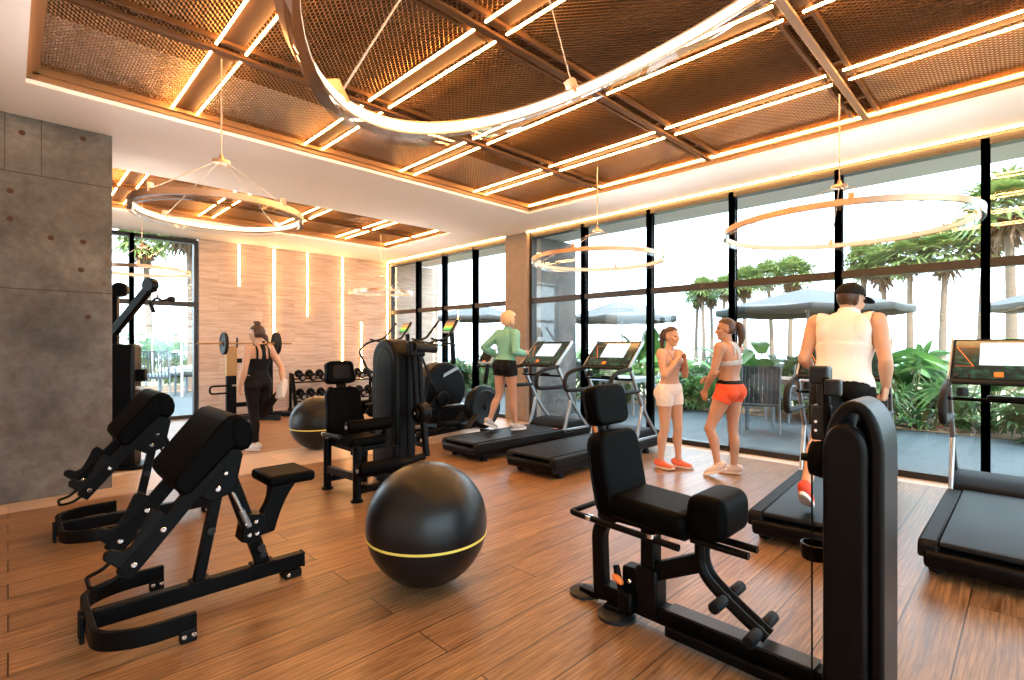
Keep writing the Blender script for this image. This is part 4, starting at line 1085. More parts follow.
    P['hp'] = hp; P['Rh'] = Rh
    return P

def isb(P, *nm):
    r = np.zeros(len(P['name']), bool)
    for n in nm: r |= np.char.startswith(P['name'].astype(str), n)
    return r
def shell(P, name, mask, off, m, parent=None, smooth_iter=2, solid=.004):
    """garment or hair: the body surface under the mask, pushed outwards; off number or array"""
    me = P['me']; nl = len(me.loops); lv = np.empty(nl, np.int32); me.loops.foreach_get('vertex_index', lv)
    ps = np.empty(len(me.polygons), np.int32); me.polygons.foreach_get('loop_start', ps); pt = np.empty(len(me.polygons), np.int32); me.polygons.foreach_get('loop_total', pt)
    pos = P['co'] + P['no'] * (np.asarray(off)[:, None] if np.ndim(off) else off)
    use = {}; vs = []; fs = []
    for a, c_ in zip(ps, pt):
        ids = lv[a:a + c_]
        if not mask[ids].all(): continue
        f = []
        for i in ids:
            if i not in use: use[i] = len(vs); vs.append(tuple(pos[i]))
            f.append(use[i])
        fs.append(tuple(f))
    g = G(); g.v = vs; g.f = fs
    o = g.build(name, m, parent or P['o'], sharp=180, fixn=False)
    if smooth_iter: s = o.modifiers.new('smooth', 'SMOOTH'); s.factor = .5; s.iterations = smooth_iter
    if solid: s = o.modifiers.new('solid', 'SOLIDIFY'); s.thickness = solid; s.offset = 0
    return o
def shoes(P, upper, sole_m, sock=.03):
    J = P['J']
    for S in 'LR':
        nmk = isb(P, 'foot' + S) | (isb(P, 'shin' + S) & (P['t'] > .955))
        u = shell(P, 'shoe', nmk, .0065, upper)
        an, to, kn = J['an' + S], J['to' + S], J['kn' + S]
        tf = (to - an).normalized(); un = (kn - an).normalized(); un = (un - tf * un.dot(tf)).normalized(); sd = un.cross(tf)
        g = G(); pts = []
        Lf = (to - an).length; sf = tf * math.cos(.33) + un * math.sin(.33); su = un * math.cos(.33) - tf * math.sin(.33)
        for i in range(28):
            a = 2 * PI * i / 28; x = math.cos(a); y = math.sin(a)
            pts.append((math.copysign(abs(x) ** .8, x), math.copysign(abs(y) ** .8, y) * (.044 if x > -.1 else .037)))
        fr_, bk_ = Lf * .95 + .038, .072; c_ = an + sf * (fr_ - bk_) * .5 - su * .074; hl_ = (fr_ + bk_) / 2
        low = [c_ + sf * x * hl_ + sd * y - su * .010 + su * (max(0, x - .5) ** 2 * .05) for x, y in pts]; hi_ = [p + su * .027 for p in low]
        gl = G()
        for q in range(4):
            p = an + sf * (.035 + q * .022) + su * (.004 - q * .0115); gl.tube([p + sd * .022 - su * .006, p + su * .004, p - sd * .022 - su * .006], .0035, 6)
        gl.build('laces', sole_m, u)
        n = len(pts); g.add(low + hi_, [tuple(range(n))[::-1], tuple(range(n, 2 * n))] + [(i, (i + 1) % n, n + (i + 1) % n, n + i) for i in range(n)])
        g.build('sole', sole_m, u, bevel=.006)
def tail(P, pts, rad, m, name='ponytail'):
    g = G().limb([P['hp'](*p) for p in pts], rad, 14, 5); return g.build(name, m, P['o'], sharp=180)

# shared proportions for a 1.66 m woman
def base(**kw):
    J = dict(pel=(0, 0, .93), chest=(.0, 0, 1.16), neck=(-.005, 0, 1.395), head=(.02, 0, 1.535), hf=(1, 0, 0), shL=(-.01, .165, 1.335), shR=(-.01, -.165, 1.335), hipL=(0, .085, .87), hipR=(0, -.085, .87),
             knL=(.02, .09, .47), knR=(.02, -.09, .47), anL=(-.02, .09, .085), anR=(-.02, -.09, .085), toL=(.125, .10, .035), toR=(.125, -.10, .035),
             elL=(-.02, .22, 1.06), elR=(-.02, -.22, 1.06), wrL=(.06, .22, .84), wrR=(.06, -.22, .84), handL=(.15, 0, -1), handR=(.15, 0, -1), palmL=(0, -1, 0), palmR=(0, 1, 0), thumbL=(1, 0, 0), thumbR=(1, 0, 0))
    J.update(kw); return J

# woman in white shorts, hands together at her chin
P = person('woman in pale bra top and white shorts standing with hands at her chin', (5.45, 2.93, 0), -PI / 2 - .05,
    base(head=(.03, .0, 1.535), hf=(1, -.12, -.06), pel=(0, 0, .93), hipL=(.01, .085, .87), hipR=(-.01, -.085, .87), knL=(.06, .085, .47), anL=(.06, .10, .085), toL=(.20, .12, .035), knR=(-.01, -.085, .47), anR=(-.06, -.09, .085), toR=(.085, -.09, .035),
         elR=(.07, -.215, 1.09), wrR=(.165, -.07, 1.29), handR=(-.05, .25, 1), palmR=(-.5, 1, 0), thumbR=(-1, 0, .2), curlR=.95, elL=(.08, .21, 1.08), wrL=(.185, .03, 1.26), handL=(.0, -.25, 1), palmL=(-.5, -1, 0), thumbL=(-1, 0, .2), curlL=.8), False, .985, 'skin_a')
M['white_cloth'] = fabric('white_patterned_shorts', (.78, .70, .66), var=.25, bs=45); M['bra_a'] = fabric('mauve_bra_top', (.50, .36, .33)); M['coral'] = fabric('coral_shoe', (.80, .17, .09), .6); M['sole'] = mat('pale_sole', (.78, .66, .58), .6)
shell(P, 'shorts', ((isb(P, 'pelvis', 'abdo') & (P['s1'] < .06)) | (isb(P, 'thigh') & (P['t'] < .34))), .009, M['white_cloth'])
bra = isb(P, 'chest', 'abdo', 'uarm') & (P['s2'] > -.005) & ((P['s2'] < .115) | ((np.abs(np.abs(P['lat']) - .075) < .014) & (P['s2'] < .23))) & (np.abs(P['lat']) < .148)
shell(P, 'bra_top', bra, .006, M['bra_a'])
shoes(P, M['coral'], M['sole'])
hair = isb(P, 'head', 'neck') & (((P['u'] > .05 + .45 * np.maximum(P['f'], 0)) & (P['f'] < .085)) | ((P['f'] < -.005) & (P['u'] > -.05) & ~((np.abs(P['l']) > .068) & (P['f'] > -.02)))) 
shell(P, 'hair', hair, .011, M['hair_brown'], smooth_iter=5)
tail(P, [(-.085, 0, .075), (-.125, 0, .07), (-.145, 0, .0), (-.14, 0, -.10), (-.12, 0, -.21)], [.022, .03, .034, .028, .012], M['hair_brown'])

# woman in coral shorts, seen from behind
P = person('woman with ponytail in coral shorts and grey bra top seen from behind', (5.64, 2.33, 0), math.radians(82),
    base(pel=(0, -.02, .93), chest=(-.01, -.02, 1.16), neck=(.0, 0, 1.395), head=(.025, .02, 1.535), hf=(.72, .70, -.02), hipL=(.0, .07, .87), hipR=(.0, -.10, .87), knR=(-.01, -.07, .47), anR=(-.03, -.06, .085), toR=(.10, -.02, .035),
         knL=(.10, .19, .49), anL=(.0, .20, .135), toL=(.10, .25, .04), shL=(.0, .165, 1.34), shR=(-.01, -.165, 1.33),
         elL=(.04, .215, 1.08), wrL=(.16, .17, .90), handL=(.2, -.05, -1), palmL=(0, -1, 0), curlL=.5, elR=(.09, -.20, 1.10), wrR=(.22, -.03, 1.02), handR=(.6, .7, -.2), palmR=(-.3, .3, -1), curlR=.6), False, 1.035, 'skin_b')
M['coral_short'] = fabric('coral_shorts', (.85, .115, .05), var=.15, bs=120); M['bra_b'] = fabric('pale_grey_bra', (.55, .55, .58)); M['black_cloth'] = fabric('black_cloth', (.005, .005, .005), .75); M['pale_shoe'] = fabric('pale_pink_shoe', (.70, .56, .50), .7)
shell(P, 'shorts', ((isb(P, 'pelvis', 'abdo') & (P['s1'] < .035)) | (isb(P, 'thigh') & (P['t'] < .27))), .008, M['coral_short'])
shell(P, 'waistband', isb(P, 'pelvis', 'abdo') & (P['s1'] > .028) & (P['s1'] < .072), .010, M['black_cloth'])
bk = P['fr'] < 0
bra = isb(P, 'chest', 'abdo', 'uarm') & (np.abs(P['lat']) < .15) & (P['s2'] > .0) & (((~bk) & (P['s2'] < .13)) | (bk & (P['s2'] < .055)) | (bk & (np.abs(P['lat']) < .02 + .35 * np.maximum(P['s2'] - .10, 0)) & (P['s2'] < .24)) | (bk & (np.abs(P['lat']) > .045 + .0 * P['s2']) & (np.abs(P['lat']) < .075) & (P['s2'] > .12) & (P['s2'] < .25)) | ((~bk) & (np.abs(np.abs(P['lat']) - .065) < .014) & (P['s2'] < .25)))
shell(P, 'bra_top', bra, .006, M['bra_b'])
shoes(P, M['pale_shoe'], M['sole'])
hair = isb(P, 'head', 'neck') & (((P['u'] > .05 + .45 * np.maximum(P['f'], 0)) & (P['f'] < .085)) | ((P['f'] < -.005) & (P['u'] > -.05) & ~((np.abs(P['l']) > .068) & (P['f'] > -.02))))
shell(P, 'hair', hair, .011, M['hair_brown'], smooth_iter=5)
tail(P, [(-.085, 0, .055), (-.125, 0, .06), (-.165, 0, .02), (-.175, 0, -.08), (-.15, 0, -.20)], [.022, .032, .042, .038, .014], M['hair_brown'])
M['gold'] = mat('gold_bracelet', (.8, .6, .3), .25, 1.)
w_ = V(P['J']['wrL']); G().lathe([(.028, -.008), (.032, 0), (.028, .008), (.024, 0), (.028, -.008)], w_ + V((-.02, 0, .03)), (.3, 0, -1), 20).build('bracelet', M['gold'], P['o'])

# runner on the far treadmill
P = person('person with short blonde hair in mint green top running on treadmill', (4.90, 5.10, .235), -.08,
    base(pel=(0, 0, .95), chest=(.02, 0, 1.18), neck=(.035, 0, 1.41), head=(.07, 0, 1.545), hf=(1, -.12, -.05), hipL=(-.01, .085, .89), hipR=(.01, -.085, .89), shL=(.01, .165, 1.345), shR=(.04, -.165, 1.345),
         knR=(.06, -.10, .49), anR=(.10, -.10, .095), toR=(.24, -.12, .045), knL=(-.03, .10, .49), anL=(-.19, .11, .155), toL=(-.07, .12, .05),
         elL=(-.15, .29, 1.17), wrL=(.03, .25, 1.05), handL=(1, -.3, .1), palmL=(0, -1, 0), thumbL=(0, 0, 1), curlL=.9, elR=(.0, -.23, 1.11), wrR=(.22, -.17, 1.08), handR=(1, .2, .1), palmR=(0, 1, 0), thumbR=(0, 0, 1), curlR=.9), False, .985, 'skin_b')
M['mint'] = fabric('mint_top', (.20, .46, .36), var=.15, bs=30); M['grey_shoe'] = fabric('grey_shoe', (.42, .38, .37), .7)
top = (isb(P, 'chest', 'uarm', 'farm', 'abdo') & ~(isb(P, 'farm') & (P['t'] > .93))) & (P['s1'] > .03) | (isb(P, 'pelvis') & (P['s1'] > .03)) | (isb(P, 'neck') & (P['t'] < .15))
shell(P, 'long_sleeved_top', top, .016, M['mint'], smooth_iter=6)
shell(P, 'shorts', ((isb(P, 'pelvis', 'abdo') & (P['s1'] < .05)) | (isb(P, 'thigh') & (P['t'] < .30))), .014, M['black_cloth'], smooth_iter=4)
shoes(P, M['grey_shoe'], M['sole'])
hair = isb(P, 'head', 'neck') & (((P['u'] > .05 + .4 * np.maximum(P['f'], 0)) & (P['f'] < .085)) | ((P['f'] < .01) & (P['u'] > -.085)))
shell(P, 'hair', hair, np.where(P['u'] > -.05, .032, .018), M['hair_blonde'], smooth_iter=6)

# man on the treadmill, seen from behind
P = person('man in black cap, white sleeveless shirt and black shorts seen from behind on treadmill', (4.42, .98, .235), 0.0,
    base(pel=(-.02, .0, .93), chest=(.05, .0, 1.17), neck=(.115, -.01, 1.41), head=(.16, -.02, 1.525), hf=(.75, -.62, -.25), shL=(.09, .205, 1.345), shR=(.07, -.205, 1.345), hipL=(-.03, .09, .88), hipR=(.0, -.09, .88),
         knL=(-.12, .125, .49), anL=(-.44, .125, .19), toL=(-.335, .13, .055), knR=(.20, -.10, .52), anR=(.22, -.10, .095), toR=(.37, -.11, .04),
         elL=(-.01, .255, 1.08), wrL=(.23, .27, 1.00), handL=(1, 0, -.1), palmL=(0, -.3, -1), thumbL=(0, -1, 0), curlL=.8,
         elR=(-.01, -.265, 1.07), wrR=(.06, -.255, .89), handR=(.1, .1, -1), palmR=(.2, 1, 0), thumbR=(1, 0, 0), curlR=1.25), True, 1.0, 'skin_c')
M['white_shirt'] = fabric('white_sleeveless_shirt', (.80, .76, .74), .8, var=.04, bs=14, bump=.3); M['cap'] = fabric('black_cap', (.009, .0085, .0085), .75); M['red_shoe'] = fabric('red_shoe', (.75, .08, .04), .6)
shirt = (isb(P, 'chest', 'abdo') | (isb(P, 'uarm') & (np.abs(P['lat']) < .185)) | (isb(P, 'pelvis') & (P['s1'] > -.05)) | (isb(P, 'neck') & (P['t'] < .12))) & (P['s1'] > -.05) & (np.abs(P['lat']) < .195)
shell(P, 'sleeveless_shirt', shirt, np.where(P['s1'] < .25, .022, .013), M['white_shirt'], smooth_iter=8)
shell(P, 'shorts', ((isb(P, 'pelvis', 'abdo') & (P['s1'] < .03)) | (isb(P, 'thigh') & (P['t'] < .78))), .016, M['black_cloth'], smooth_iter=5)
shoes(P, M['red_shoe'], M['sole'])
hair = isb(P, 'head', 'neck') & (P['f'] < .0) & (P['u'] > -.055) & (P['u'] < .06)
shell(P, 'hair', hair, .004, M['hair_brown'], smooth_iter=2, solid=.002)
cap = isb(P, 'head') & (P['u'] > .035 + .1 * P['f'])
c_ = shell(P, 'cap', cap, .015, M['cap'], smooth_iter=5)
g = G(); top_ = []; n = 14
for i in range(n + 1):
    a = PI * i / n - PI / 2
    top_.append((.075 + .105 * math.cos(a) ** .8 if abs(a) < PI / 2 - 1e-6 else .075, .075 * math.sin(a)))
lo = [P['hp'](f, l, .046 - .25 * (f - .075) - 1.2 * l * l) for f, l in top_]; hi_ = [p + P['hu'] * .005 for p in lo]; n1 = len(lo)
g.add(lo + hi_, [tuple(range(n1))[::-1], tuple(range(n1, 2 * n1))] + [(i, (i + 1) % n1, n1 + (i + 1) % n1, n1 + i) for i in range(n1)]); g.build('brim', M['cap'], c_)
e = G().ell((0, 0, 0), (.009, .009, .006)).build('cap_button', M['cap'], c_); e.location = P['hp'](-.012, 0, .14)

# woman stretching her leg by the barbell stand
P = person('woman in black tank top and leggings holding one foot behind her to stretch', (2.42, 7.34, 0), math.radians(108),
    base(head=(.025, .01, 1.535), hf=(.9, .42, -.18), pel=(.0, .02, .93), hipL=(.0, .095, .87), hipR=(.0, -.075, .87), knL=(.01, .07, .47), anL=(-.02, .06, .085), toL=(.12, .09, .035), knR=(.03, -.085, .47), anR=(-.245, -.13, .77), toR=(-.30, -.15, .91),
         elL=(-.03, .225, 1.06), wrL=(.05, .235, .84), curlL=1.1, elR=(-.13, -.245, 1.09), wrR=(-.235, -.185, .90), handR=(-.25, .15, -1), palmR=(.7, .3, -.2), thumbR=(0, 1, 0), curlR=.9), False, 1.02, 'skin_a')
M['tank'] = fabric('black_tank', (.005, .005, .006), .75); M['legging'] = fabric('dark_leggings', (.009, .006, .005), .65, var=.3, bs=25); M['white_shoe'] = fabric('white_shoe', (.68, .66, .64), .6)
bk = P['fr'] < .0
tank = (isb(P, 'chest', 'abdo', 'pelvis', 'uarm') & (np.abs(P['lat']) < .15) & (P['s1'] > -.01)) & ((P['s2'] < .06) | (bk & (np.abs(P['lat']) < .032 + .06 * np.abs(P['s2'] - .13))) | (bk & (np.abs(np.abs(P['lat']) - .085) < .016)) | (~bk & (np.abs(P['lat']) < .09))) & (P['s2'] < .235)
shell(P, 'tank_top', tank, .011, M['tank'], smooth_iter=3)
shell(P, 'leggings', (isb(P, 'pelvis', 'abdo') & (P['s1'] < .05)) | isb(P, 'thigh') | (isb(P, 'shin') & (P['t'] < .93)), .006, M['legging'])
shoes(P, M['white_shoe'], M['sole'])
hair = isb(P, 'head', 'neck') & (((P['u'] > .05 + .45 * np.maximum(P['f'], 0)) & (P['f'] < .085)) | ((P['f'] < -.005) & (P['u'] > -.06)))
shell(P, 'hair', hair, .012, M['hair_brown'], smooth_iter=5)
e = G().ell((0, 0, 0), (.042, .042, .038)).ell((.02, .015, .015), (.025, .03, .02)).build('hair_bun', M['hair_brown'], P['o']); e.location = P['hp'](-.035, 0, .145)
tail(P, [(-.08, 0, -.02), (-.11, -.01, -.06), (-.125, -.02, -.12)], [.03, .035, .016], M['hair_brown'], 'loose_hair')
ring('large ring pendant light overhead at the top of the picture', 1.14, .475, 2.42, 1.0, 3.0, 4, [1.0, 2.25, 3.6, 5.2], 'led_ring', tilt=(-.4355, .2398, 1), hubw=(1.5, 1.54, ZM - .06))
ring('ring pendant light nearest the concrete wall', 1.13, 4.22, 2.39, .55, 2.78, 4, .5, 'led_ring')
ring('wide ring pendant in front of the right windows', 5.0, 1.13, 2.40, .90, 2.76, 4, .3)
ring('ring pendant in front of the windows beside the pillar', 5.0, 3.62, 2.42, .77, 2.78, 4, .3)
ring('small far ring pendant by the clad wall corner', 5.1, 8.75, 2.42, .575, 2.76, 3, .3)
ring('ring pendant in front of the far left window', 1.30, 8.5, 2.42, .55, 2.76, 3, .3)
# ------------------------------------------------------------------ outside
def at(px, d, z=0.):
    u = (px - 512) / 511.; return V((d * (.7022 + u * .7119), d * (.7119 - u * .7022), z))
M['deck'] = wood_floor('grey_terrace_boards', (.065, .082, .092), (.105, .13, .145), .15, 2.2, gap=.003, mortar=(.06, .07, .08), rough=.55, grain=.4)
M['soil'] = mat('brown_soil', (.16, .10, .06), .95, var=.5, bscale=3)
M['sand'] = mat('dry_lawn', (.30, .27, .15), .95, var=.4, bscale=1.2)
M['sea'] = mat('pale_sea', (.30, .42, .50), .25, var=.1, bscale=.2)
M['hill'] = mat('hazy_hill', (.50, .52, .44), .95, var=.35, bscale=.03)  # distance haze is mixed into this pale base colour
struct(G().bb((7.0, -8, -.14), (10.9, 11.62, -.03)).bb((-6, 11.62, -.14), (10.9, 21, -.03)).build('floor', M['deck'], smooth=False))
struct(G().bb((10.9, -12, -.3), (13.2, 21, -.02)).bb((-6, 18.3, -.3), (10.9, 21.5, -.01)).build('ground', M['soil'], smooth=False))
g = G(); N = 48
ringv = [(0, 0, -.22)] + [(46 * math.cos(2 * PI * k / N), 46 * math.sin(2 * PI * k / N), -.22) for k in range(N)]
g.add(ringv, [(0, 1 + k, 1 + (k + 1) % N) for k in range(N)]); struct(g.build('ground', M['sand'], smooth=False))
g = G(); g.add([(0, 0, -1.2)] + [(1800 * math.cos(2 * PI * k / N), 1800 * math.sin(2 * PI * k / N), -1.2) for k in range(N)], [(0, 1 + k, 1 + (k + 1) % N) for k in range(N)]); struct(g.build('sea', M['sea'], smooth=False))
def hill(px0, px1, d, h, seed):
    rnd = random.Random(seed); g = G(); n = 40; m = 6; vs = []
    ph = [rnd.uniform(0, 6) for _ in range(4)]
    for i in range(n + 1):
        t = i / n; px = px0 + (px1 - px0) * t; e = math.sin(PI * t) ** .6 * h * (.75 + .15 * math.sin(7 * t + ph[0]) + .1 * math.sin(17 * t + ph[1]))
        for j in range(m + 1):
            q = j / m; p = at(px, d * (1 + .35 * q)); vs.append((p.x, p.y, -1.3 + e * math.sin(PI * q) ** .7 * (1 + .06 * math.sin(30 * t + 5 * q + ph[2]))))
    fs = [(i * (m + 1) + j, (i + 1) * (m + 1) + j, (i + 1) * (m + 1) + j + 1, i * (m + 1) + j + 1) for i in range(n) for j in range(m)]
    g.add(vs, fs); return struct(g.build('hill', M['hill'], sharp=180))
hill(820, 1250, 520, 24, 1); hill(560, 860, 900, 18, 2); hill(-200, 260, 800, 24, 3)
# roof overhang and outer pier
struct(G().bb((7.0, -8, 3.5), (7.75, 11.7, 4.25)).bb((7.75, -8, 3.56), (8.25, 11.7, 4.25)).build('roof', M['white'], smooth=False))
struct(G().bb((7.19, 6.62, 0), (8.4, 7.05, 3.5)).build('wall_pier', M['concrete'], bevel=.006))
# planting
def leaf_mat(name, a, b_):
    m, t, bs = nt(name)
    tc = t.nodes.new('ShaderNodeTexCoord'); n = t.nodes.new('ShaderNodeTexNoise'); n.inputs['Scale'].default_value = 4; n.inputs['Detail'].default_value = 4; lk(t, tc.outputs['Object'], n.inputs['Vector'])
    r = ramp(t, [(.3, a), (.7, b_)]); lk(t, n.outputs['Fac'], r.inputs[0]); lk(t, r.outputs[0], bs.inputs['Base Color'])
    bs.inputs['Roughness'].default_value = .45
    tr = t.nodes.new('ShaderNodeBsdfTranslucent'); lk(t, r.outputs[0], tr.inputs[0]); mx = t.nodes.new('ShaderNodeMixShader'); mx.inputs[0].default_value = .3
    out = [q for q in t.nodes if q.type == 'OUTPUT_MATERIAL'][0]; lk(t, bs.outputs[0], mx.inputs[1]); lk(t, tr.outputs[0], mx.inputs[2]); lk(t, mx.outputs[0], out.inputs[0]); return m
M['leaf_fan'] = leaf_mat('fan_leaf', (.022, .075, .024), (.10, .21, .06)); M['leaf_broad'] = leaf_mat('broad_leaf', (.045, .15, .035), (.17, .32, .08)); M['leaf_grass'] = leaf_mat('blade_leaf', (.024, .075, .022), (.11, .20, .065))
M['leaf_palm'] = leaf_mat('palm_leaf', (.05, .11, .03), (.22, .27, .075)); M['dead'] = mat('dead_frond', (.11, .062, .032), .9, var=.4, bscale=8); M['bark'] = mat('palm_bark', (.13, .09, .065), .9, var=.35, bscale=7, bump=.4); M['stem'] = mat('plant_stem', (.10, .12, .05), .7)
def blade(g, p, d, up, L, w, droop, n=4, fold=.25):
    """narrow leaf: three-row strip with a fold along its midrib"""
    p = V(p); d = V(d).normalized(); up = V(up); s = d.cross(up)
    if s.length < 1e-3: s = d.orthogonal()
    s.normalize(); b = len(g.v); vs = []
    for i in range(n + 1):
        t = i / n; ww = w * (math.sin(PI * min(.97, .12 + t * .86)) ** .8)
        c_ = p + d * L * t - V((0, 0, 1)) * droop * L * t * t; nn = s.cross(d)
        vs += [c_ - s * ww + nn * ww * fold, c_, c_ + s * ww + nn * ww * fold]
    fs = []
    for i in range(n):
        for j in (0, 1): fs.append((i * 3 + j, i * 3 + j + 1, (i + 1) * 3 + j + 1, (i + 1) * 3 + j))
    g.add(vs, fs)
def fan(g, gs, base, d, stalk, R, rnd, nb=14, droop=.5, sw=.008, bw=.028):
    base = V(base); d = V(d).normalized(); tip = base + d * stalk - V((0, 0, 1)) * stalk * .12
    gs.tube([base, base.lerp(tip, .5) + V((0, 0, stalk * .05)), tip], [sw, sw * .8, sw * .6], 5)
    side = d.cross(V((0, 0, 1)))
    if side.length < 1e-3: side = V((1, 0, 0))
    side.normalize(); up = side.cross(d)
    for k in range(nb):
        a = (k / (nb - 1) - .5) * 4.3
        dd = d * math.cos(a) + side * math.sin(a) + up * rnd.uniform(.0, .2)
        blade(g, tip, dd, up, R * (1 - .25 * abs(a) / 2.2) * rnd.uniform(.9, 1.08), bw * R / .4, droop * rnd.uniform(.7, 1.3), 4)
def fan_shrub(seed):
    rnd = random.Random(seed); t = empty('fan_palm_shrub'); g = G(); gs = G()
    for k in range(20):
        a = rnd.uniform(0, 2 * PI); e = rnd.uniform(.25, 1.35); d = (math.cos(a) * math.cos(e), math.sin(a) * math.cos(e), math.sin(e))
        fan(g, gs, (rnd.uniform(-.08, .08), rnd.uniform(-.08, .08), .02), d, rnd.uniform(.35, .75), rnd.uniform(.36, .5), rnd)
    g.build('foliage', M['leaf_fan'], t, sharp=180, fixn=False); gs.build('stems', M['stem'], t); return t
def broad_shrub(seed):
    rnd = random.Random(seed); t = empty('broad_leaf_shrub'); g = G(); gs = G()
    for k in range(17):
        a = rnd.uniform(0, 2 * PI); e = rnd.uniform(.75, 1.45); L = rnd.uniform(.45, .95); d = V((math.cos(a) * math.cos(e), math.sin(a) * math.cos(e), math.sin(e)))
        p = V((rnd.uniform(-.12, .12), rnd.uniform(-.12, .12), .02)); tip = p + d * L
        gs.tube([p, tip], [.012, .007], 5)
        dd = (d + V((math.cos(a), math.sin(a), 0)) * .5).normalized(); blade(g, tip - dd * .03, dd, (0, 0, 1), rnd.uniform(.42, .62), rnd.uniform(.10, .15), rnd.uniform(.15, .5), 8, .22)
    g.build('foliage', M['leaf_broad'], t, sharp=180, fixn=False); gs.build('stems', M['stem'], t); return t
def blade_shrub(seed):
    rnd = random.Random(seed); t = empty('strap_leaf_shrub'); g = G(); gs = G()
    for k in range(6):
        x, y = rnd.uniform(-.3, .3), rnd.uniform(-.3, .3); h = rnd.uniform(.1, .55); gs.tube([(x * .4, y * .4, 0), (x, y, h)], [.015, .01], 5)
        for q in range(26):
            a = rnd.uniform(0, 2 * PI); e = rnd.uniform(.1, 1.4); blade(g, (x, y, h), (math.cos(a) * math.cos(e), math.sin(a) * math.cos(e), math.sin(e)), (0, 0, 1), rnd.uniform(.28, .5), .018, rnd.uniform(.3, .9), 4)
    g.build('foliage', M['leaf_grass'], t, sharp=180, fixn=False); gs.build('stems', M['stem'], t); return t
PRO = {'fan': [fan_shrub(1), fan_shrub(2)], 'broad': [broad_shrub(3), broad_shrub(4)], 'blade': [blade_shrub(5), blade_shrub(6)]}
WORD = {'fan': ('fan-leaved green palm shrub', 'fan palm shrubs'), 'broad': ('broad-leaved bright green shrub', 'broad-leaved shrubs'), 'blade': ('strap-leaved dense green shrub', 'strap-leaved shrubs')}
first_use = set(); cnt = {}
def plant(kind, p, sc, where, rnd):
    k = rnd.randrange(2); pr = PRO[kind][k]; c_ = cnt.setdefault((kind, where), [0]); i = c_[0]; c_[0] += 1
    lab = '%s, %s of its kind from the right, %s' % (WORD[kind][0], ORD[i], where); grp = WORD[kind][1] + ' outside'
    r = rnd.uniform(0, 6.28)
    if (kind, k) not in first_use:
        first_use.add((kind, k)); pr.location = p; pr.rotation_euler = (0, 0, r); pr.scale = (sc,) * 3; tag(pr, lab, 'shrub', grp); return pr
    o = dup(pr, p, r, lab, grp, sc); o['category'] = 'shrub'; return o
rnd = random.Random(11)
seq = ['fan', 'fan', 'blade', 'fan', 'broad', 'fan', 'blade', 'fan', 'broad', 'blade', 'broad', 'fan', 'blade', 'broad', 'broad', 'fan', 'blade', 'broad', 'fan', 'blade', 'broad', 'fan', 'blade', 'fan']
for i, kd in enumerate(seq):                     # front edge of the bed, from the right
    y = -2.2 + i * .66; x = 11.25 + .35 * math.sin(i * 1.7)
    plant(kd, (x, y, -.02), rnd.uniform(.95, 1.25) * (1.0 if kd != 'blade' else 1.0), 'terrace edge', rnd)
seq2 = ['broad', 'fan', 'blade', 'broad', 'fan', 'broad', 'fan', 'broad', 'blade', 'fan', 'broad', 'broad', 'fan', 'blade', 'broad', 'fan', 'broad', 'fan']
for i, kd in enumerate(seq2):
    plant(kd, (12.45 + .3 * math.sin(i * 2.3), -1.9 + i * .9, -.02), rnd.uniform(1.45, 1.8), 'back row of bed', rnd)
for i, (px, d, kd, s_) in enumerate([(200, 19.4, 'broad', 1.1), (188, 19.8, 'fan', 1.3), (176, 19.5, 'broad', 2.1), (164, 19.2, 'blade', 1.4), (152, 19.7, 'broad', 1.5), (140, 19.3, 'broad', 1.9), (128, 19.6, 'blade', 1.6), (116, 19.4, 'fan', 1.5)]):
    plant(kd, at(px, d, -.02), s_, 'beyond the far left window', rnd)
plant('blade', at(468, 14.6, -.02), 1.5, 'behind flywheel machine', rnd); plant('fan', at(455, 15.2, -.02), 1.3, 'behind flywheel machine', rnd); plant('blade', at(480, 14.4, -.02), 1.2, 'behind flywheel machine', rnd)
# palms
def palm(seed, H, R, nf=34):
    rnd = random.Random(seed); t = empty('palm_tree'); g = G(); pts = []; rad = []
    bx, by = rnd.uniform(-.25, .25), rnd.uniform(-.25, .25)
    for i in range(25):
        q = i / 24; pts.append((bx * q * q, by * q * q, H * q)); rad.append((.17 - .06 * q) * (1 + .05 * (i % 2)) + .08 * math.exp(-q * 14))
    g.tube(pts, rad, 12); g.build('trunk', M['bark'], t)
    top = V((bx, by, H)); gl = G(); gs = G()
    for k in range(nf):
        a = k * 2.39996 + rnd.uniform(-.2, .2); e = -.45 + 1.9 * (k / nf)
        d = (math.cos(a) * math.cos(e), math.sin(a) * math.cos(e), math.sin(e)); fan(gl, gs, top + V((0, 0, .1)), d, R * rnd.uniform(.35, .55), R * rnd.uniform(.45, .6), rnd, 13, .4, .018, .03)
    gl.build('fronds', M['leaf_palm'], t, sharp=180, fixn=False); gs.build('frond_stalks', M['stem'], t)
    gd = G(); gq = G()
    for k in range(20):
        a = rnd.uniform(0, 2 * PI); e = rnd.uniform(-1.45, -1.0); d = (math.cos(a) * math.cos(e), math.sin(a) * math.cos(e), math.sin(e)); fan(gd, gq, top - V((0, 0, .05)), d, R * rnd.uniform(.15, .3), R * rnd.uniform(.28, .42), rnd, 8, .4, .014, .03)
    gd.build('dead_fronds', M['dead'], t, sharp=180, fixn=False); return t
palms = [palm(21, 6.2, 1.9), palm(22, 6.6, 1.7)]
